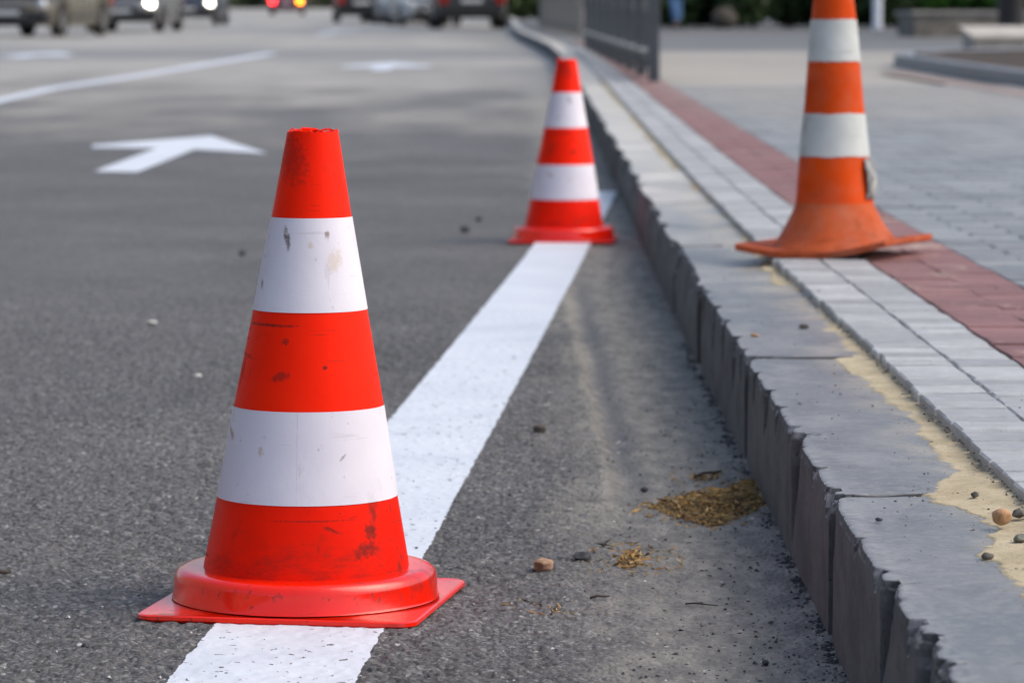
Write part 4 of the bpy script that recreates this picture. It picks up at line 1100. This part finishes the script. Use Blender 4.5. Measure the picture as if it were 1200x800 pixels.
def car(loc, rz, col, label, L=4.3, W=1.78, H=1.46, lit=(False, False), tail=(False, False), suv=False, lower=None, group=None):
    """nose towards local -y"""
    root = empty('parked_car' if not (any(lit) or any(tail)) else 'car', loc, rz, math.atan(SLOPE) * math.cos(rz)); tag(root, label, 'car', 'cars on the street')
    pm = paint('car_paint', col); wr = .345 if suv else .315; ya, yb = -L / 2 + .86, L / 2 - .78; gc = .24 if suv else .19
    belt = .98 if suv else .90; hood = .88 if suv else .76
    st = np.unique(np.concatenate([np.linspace(-L / 2, L / 2, 64), np.linspace(ya - wr - .07, ya + wr + .07, 25), np.linspace(yb - wr - .07, yb + wr + .07, 25)]))
    rows = []
    for y_ in st:
        u = (y_ + L / 2) / L
        top = float(np.interp(u, [0, .02, .06, .20, .30, .5, .80, .93, .98, 1], [hood * .72, hood * .82, hood * .90, hood, belt, belt + .02, belt + .06, belt + .05, belt * .93, belt * .78]))
        hw = W / 2 * float(np.interp(u, [0, .015, .05, .12, .5, .88, .955, .985, 1], [.72, .82, .91, .975, 1, .985, .93, .85, .76]))
        bot = float(np.interp(u, [0, .04, .1, .9, .96, 1], [gc + .08, gc + .01, gc, gc, gc + .04, gc + .12]))
        arch = 0
        for yw in (ya, yb):
            q = (wr + .06) ** 2 - (y_ - yw) ** 2
            if q > 0: arch = max(arch, wr + math.sqrt(q))
        b_ = max(bot, min(arch, top - .08))
        sec = [(hw * .90, b_), (hw * .97, b_ + min(.07, (top - b_) * .2)), (hw, b_ + (top - b_) * .5), (hw * .985, b_ + (top - b_) * .78), (hw * .93, top - .035), (hw * .84, top), (hw * .4, top + .02), (0, top + .025)]
        sec = sec + [(-x, z) for x, z in sec[-2::-1]]
        rows.append([(x, y_, z) for x, z in sec])
    P = np.array(rows); body = grid_mesh('body', P, pm, root)
    # close nose and tail
    me = body.data
    mb = MB(); m = P.shape[1]
    mb.add([tuple(p) for p in P[0]], [tuple(range(m))]); smooth_by_angle(body, 50); mb.build('front_panel', pm, root)
    mb = MB(); mb.add([tuple(p) for p in P[-1]], [tuple(range(m - 1, -1, -1))]); mb.build('rear_panel', pm, root)
    mb = MB(); mb.box((0, 0, gc + .16), (W * .80, L - .3, .26)); mb.box((0, 0, .56), (W * .62, L - .9, .5)); mb.build('underbody', M_BLACK, root)
    # greenhouse
    y0, y1 = -L / 2 + L * .27, L / 2 - L * (.03 if suv else .06); r0, r1 = y0 + L * .17, y1 - L * (.07 if suv else .13)
    wb, wt = W / 2 * .90, W / 2 * .72; zb, zt = belt - .03, H - .03
    V = [(-wb, y0, zb), (wb, y0, zb), (wb, y1, zb + .04), (-wb, y1, zb + .04), (-wt, r0, zt), (wt, r0, zt), (wt, r1, zt), (-wt, r1, zt)]
    link_mesh('windows', V, [(0, 1, 5, 4), (1, 2, 6, 5), (2, 3, 7, 6), (3, 0, 4, 7)], M_GLASS, root)
    mb = MB(); V2 = []
    for k, zz in ((0, zt), (.0, zt + .02), (.10, zt + .05)):
        V2 += [(-wt - .02 + k, r0 - .03 + k, zz), (wt + .02 - k, r0 - .03 + k, zz), (wt + .02 - k, r1 + .03 - k, zz), (-wt - .02 + k, r1 + .03 - k, zz)]
    mb.add(V2, [(0, 3, 2, 1), (8, 9, 10, 11)] + [(4 * a + i, 4 * a + (i + 1) % 4, 4 * a + 4 + (i + 1) % 4, 4 * a + 4 + i) for a in range(2) for i in range(4)]); mb.build('roof', pm, root)
    mb = MB()
    for sx in (-1, 1):
        mb.tube([(sx * wb, y0, zb), (sx * wt, r0, zt)], .035, 6); mb.tube([(sx * wb, y1, zb + .04), (sx * wt, r1, zt)], .05, 6); ym = (r0 + r1) / 2; mb.tube([(sx * (wb + .004), ym, zb), (sx * (wt + .006), ym, zt)], .03, 6)
    mb.build('roof_pillars', pm, root)
    for sx in (-1, 1):
        mb = MB(); mb.box((sx * (W / 2 + .07), y0 + .30, belt + .06), (.17, .09, .12), 0, .03); mb.build('wing_mirror', pm, root)
        for yw in (ya, yb):
            t = MB(); t.lathe([(wr * .62, -.10), (wr * .95, -.10), (wr, -.07), (wr, .07), (wr * .95, .10), (wr * .62, .10)], 30, (sx * (W / 2 - .115), yw, wr), 'x', caps=False)
            wh = t.build('wheel', M_TYRE, root, True)
            rb = MB(); rb.lathe([(.001, .075 * sx), (.05, .08 * sx), (wr * .3, .06 * sx), (wr * .60, .085 * sx), (wr * .66, .09 * sx), (wr * .64, .02 * sx)], 30, (sx * (W / 2 - .115), yw, wr), 'x', caps=False); rb.build('rim', M_RIM, wh, True)
            hb = MB()
            for k in range(5):
                a = k * 2 * math.pi / 5; hb.box((sx * (W / 2 - .115 + .082), yw + wr * .38 * math.cos(a), wr + wr * .38 * math.sin(a)), (.012, .05, .05), 0, .004)
            hb.build('wheel_vents', M_BLACK, wh)
    yf = -L / 2
    # front: headlights, grille, intake, fog lamps, plate
    for i, sx in enumerate((-1, 1)):
        h_ = MB(); cxh, cyh, czh = sx * W * .375, yf + .13, hood * .83
        h_.lathe([(.001, -.085), (.06, -.075), (.105, -.03), (.115, .03), (.10, .08)], 20, (cxh, cyh, czh), 'y'); o = h_.build('headlight', M_LAMPON if lit[i] else M_LAMPOFF, root, True)
        f_ = MB(); f_.lathe([(.001, -.03), (.045, -.025), (.05, .03)], 14, (sx * W * .34, yf + .05, .36 + gc * .2), 'y'); f_.build('fog_light', M_LAMPOFF, root, True)
    mb = MB(); mb.box((0, yf - .005, hood * .68), (W * .44, .05, .17), 0, .02); gr = mb.build('grille', M_BLACK, root)
    mb = MB(); mb.box((0, yf - .035, hood * .68 + .095), (W * .46, .025, .022), 0, .006); mb.box((0, yf - .035, hood * .68 - .095), (W * .46, .025, .022), 0, .006); mb.box((0, yf - .035, hood * .68), (W * .44, .018, .02), 0, .004)
    mb.build('grille_trim', M_CHROME, gr)
    mb = MB(); mb.box((0, yf + .0, gc + .15), (W * .62, .06, .13), 0, .02); mb.build('air_intake', M_BLACK, root)
    mb = MB(); mb.box((0, yf - .03, gc + .28), (.52, .02, .112), 0, .004); mb.build('number_plate', M_PLATE, root)
    mb = MB(); mb.box((0, yf + .02, gc + .06), (W * .78, .10, .07), 0, .02); mb.build('bumper_lip', M_BLACK, root)
    if lower:
        mb = MB(); mb.box((0, yf + .16, gc + .20), (W * .93, .36, .30), 0, .08); mb.build('front_shade_block', M_BLACK, root)  # black block added for the shade on the lower front
    yr = L / 2
    for i, sx in enumerate((-1, 1)):
        h_ = MB(); h_.box((sx * W * .385, yr - .05, belt * .78), (.26, .16, .24 if not suv else .32), 0, .04)
        h_.build('tail_light', (M_TAILON if i == 1 else M_AMBER) if tail[i] else M_TAILOFF, root)
    mb = MB(); mb.box((0, yr - .005, belt * .72), (.52, .02, .112), 0, .004); mb.build('number_plate', M_PLATE, root)
    mb = MB(); mb.box((0, yr - .03, gc + .22), (W * .84, .12, .22), 0, .04); mb.build('bumper', pm if not suv else M_BLACK, root)
    mb = MB(); mb.box((0, yr - .02, gc + .09), (W * .74, .10, .08), 0, .02); mb.build('bumper_lip', M_BLACK, root)
    # side trim
    for sx in (-1, 1):
        mb = MB(); mb.box((sx * (W / 2 - .005), .05, gc + .20), (.02, (yb - ya) - 2 * wr - .16, .05), 0, .006); mb.build('side_trim', M_BLACK, root)
        for yy_ in (-.02, .72):
            mb = MB(); mb.box((sx * (W / 2 + .004), yy_ + .1, belt * .82), (.03, .16, .025), 0, .008); mb.build('door_handle', M_CHROME, root)
    return root
def car_at(px, py, L, rz, *a, rear=False, **k):
    """px, py: foot of the middle of the end turned to the camera"""
    p = at(px, py); s = -1 if rear else 1
    dv = Vector((-math.sin(rz), math.cos(rz))) * (L / 2)
    return car((p.x + dv.x, p.y + dv.y, g(p.y + dv.y)), rz + (math.pi if rear else 0), *a, L=L, **k)
car_at(8, 43.5, 4.2, R(-11.5), (.10, .092, .07), 'beige hatchback at the left picture edge with dark lower front', H=1.5, lower=True)
car_at(140, 37.8, 4.4, R(-3), (.16, .165, .17), 'silver grey car with chrome grille and lit headlight, second from the left edge', lit=(False, True), lower=True)
car_at(218, 30, 4.3, R(-1), (.025, .035, .055), 'dark blue car with a lit headlight behind the silver grey car', lit=(False, True), lower=True)
car_at(335.5, 18, 4.2, R(2), (.09, .008, .03), 'dark red car driving away with red and amber rear lights on', tail=(True, True), rear=True)
car_at(424, 27, 4.3, R(4), (.010, .011, .014), 'black car parked in the middle distance right of the dark red car', H=1.5, rear=True)
car_at(465, 26.5, 4.1, R(8), (.30, .03, .04), 'red car parked between the black car and the silver cars', H=1.45)
car_at(484, 28.5, 4.2, R(8), (.34, .37, .40), 'light silver car parked next to the red car')
car_at(507, 31, 4.3, R(8), (.30, .33, .35), 'silver car half hidden behind the dark grey off-roader', lit=(False, False))
car_at(553, 34.5, 4.5, R(4), (.03, .035, .04), 'dark grey off-road car parked at the kerb, seen from behind', W=1.85, H=1.72, suv=True, rear=True)

# --- unseen houses added along the left of the street to block sky light
def blocker_house(x0, y0, y1, h, col, label):
    root = empty('blocker_building', (x0, (y0 + y1) / 2, g((y0 + y1) / 2))); tag(root, label, 'building', 'unseen buildings added along the left side to block light')
    L = y1 - y0; wl = plain('plaster', col, .9, var=.12, scale=1.2); mb = MB()
    nst = int(h // 3); nb = int(L // 3); xw = 0.0
    mb.box((-5.2, 0, h / 2 - .2), (10, L, h + .4)); 
    for s in range(nst + 1): mb.box((-.1, 0, min(h, s * 3) + .05 if s else .3), (.26, L + .1, .3 if s else .6))
    mb.build('wall', wl, root)
    mb = MB(); mb.box((-5.2, 0, h + .3), (10.8, L + .8, .35)); mb.build('roof', plain('roof_sheet', (.12, .11, .11), .8), root)
    fr = plain('window_frame', (.6, .6, .58), .5); gl = plain('window_glass', (.03, .04, .045), .08)
    for s in range(nst):
        for b in range(nb):
            yc = -L / 2 + (b + .5) * L / nb; zc = s * 3 + 1.75
            w_ = MB()
            for dz in (-.75, .75): w_.box((-.16, yc, zc + dz), (.10, 1.5, .1))
            for dy in (-.7, 0, .7): w_.box((-.16, yc + dy, zc), (.10, .08, 1.4))
            f_ = w_.build('window', fr, root); p_ = MB(); p_.box((-.19, yc, zc), (.03, 1.4, 1.4)); p_.build('pane', gl, f_)
for a in ((-15, -32, -4, 6, (.34, .30, .25), 'unseen low beige building added behind the camera on the left to block light'), (-15, -1, 26, 15, (.30, .30, .29), 'unseen grey building added left of the street to block sky light')): blocker_house(*a)


# ------------------------------------------------------------------ camera, light, world
cam = bpy.data.cameras.new('camera'); co = bpy.data.objects.new('camera', cam); COL.objects.link(co)
cam.sensor_width = 36; cam.sensor_fit = 'HORIZONTAL'; cam.lens = F / 1200 * 36
co.location = (0, 0, CAMH); co.rotation_euler = (math.pi / 2 - PITCH, 0, 0)
cam.clip_start = .1; cam.clip_end = 3000
cam.dof.use_dof = True; cam.dof.focus_distance = 3.58; cam.dof.aperture_fstop = 11.3
scene.camera = co

SUN_EL, SUN_AZ = R(48), R(98)        # azimuth clockwise from +Y (the view direction): over the square, ahead right
w = bpy.data.worlds.new('World'); scene.world = w; w.use_nodes = True
nt = w.node_tree; bg = nt.nodes['Background']
sky = nt.nodes.new('ShaderNodeTexSky'); sky.sky_type = 'NISHITA'; sky.sun_disc = False
sky.sun_elevation = SUN_EL; sky.sun_rotation = SUN_AZ; sky.air_density = 1.0; sky.dust_density = 3.6; sky.ozone_density = .35
nt.links.new(sky.outputs[0], bg.inputs[0]); bg.inputs[1].default_value = .12
sl = bpy.data.lights.new('sun', 'SUN'); sl.energy = .78; sl.angle = R(55); sl.color = (1, .92, .80)
so = bpy.data.objects.new('sun', sl); COL.objects.link(so)
d = Vector((math.sin(SUN_AZ) * math.cos(SUN_EL), math.cos(SUN_AZ) * math.cos(SUN_EL), math.sin(SUN_EL)))
so.rotation_euler = (-d).to_track_quat('-Z', 'Y').to_euler(); so.location = d * 30
vs_ = scene.view_settings; vs_.view_transform = 'Standard'; vs_.look = 'None'; vs_.gamma = 1; vs_.exposure = 0.80
scene.cycles.max_bounces = 6; scene.cycles.use_denoising = True
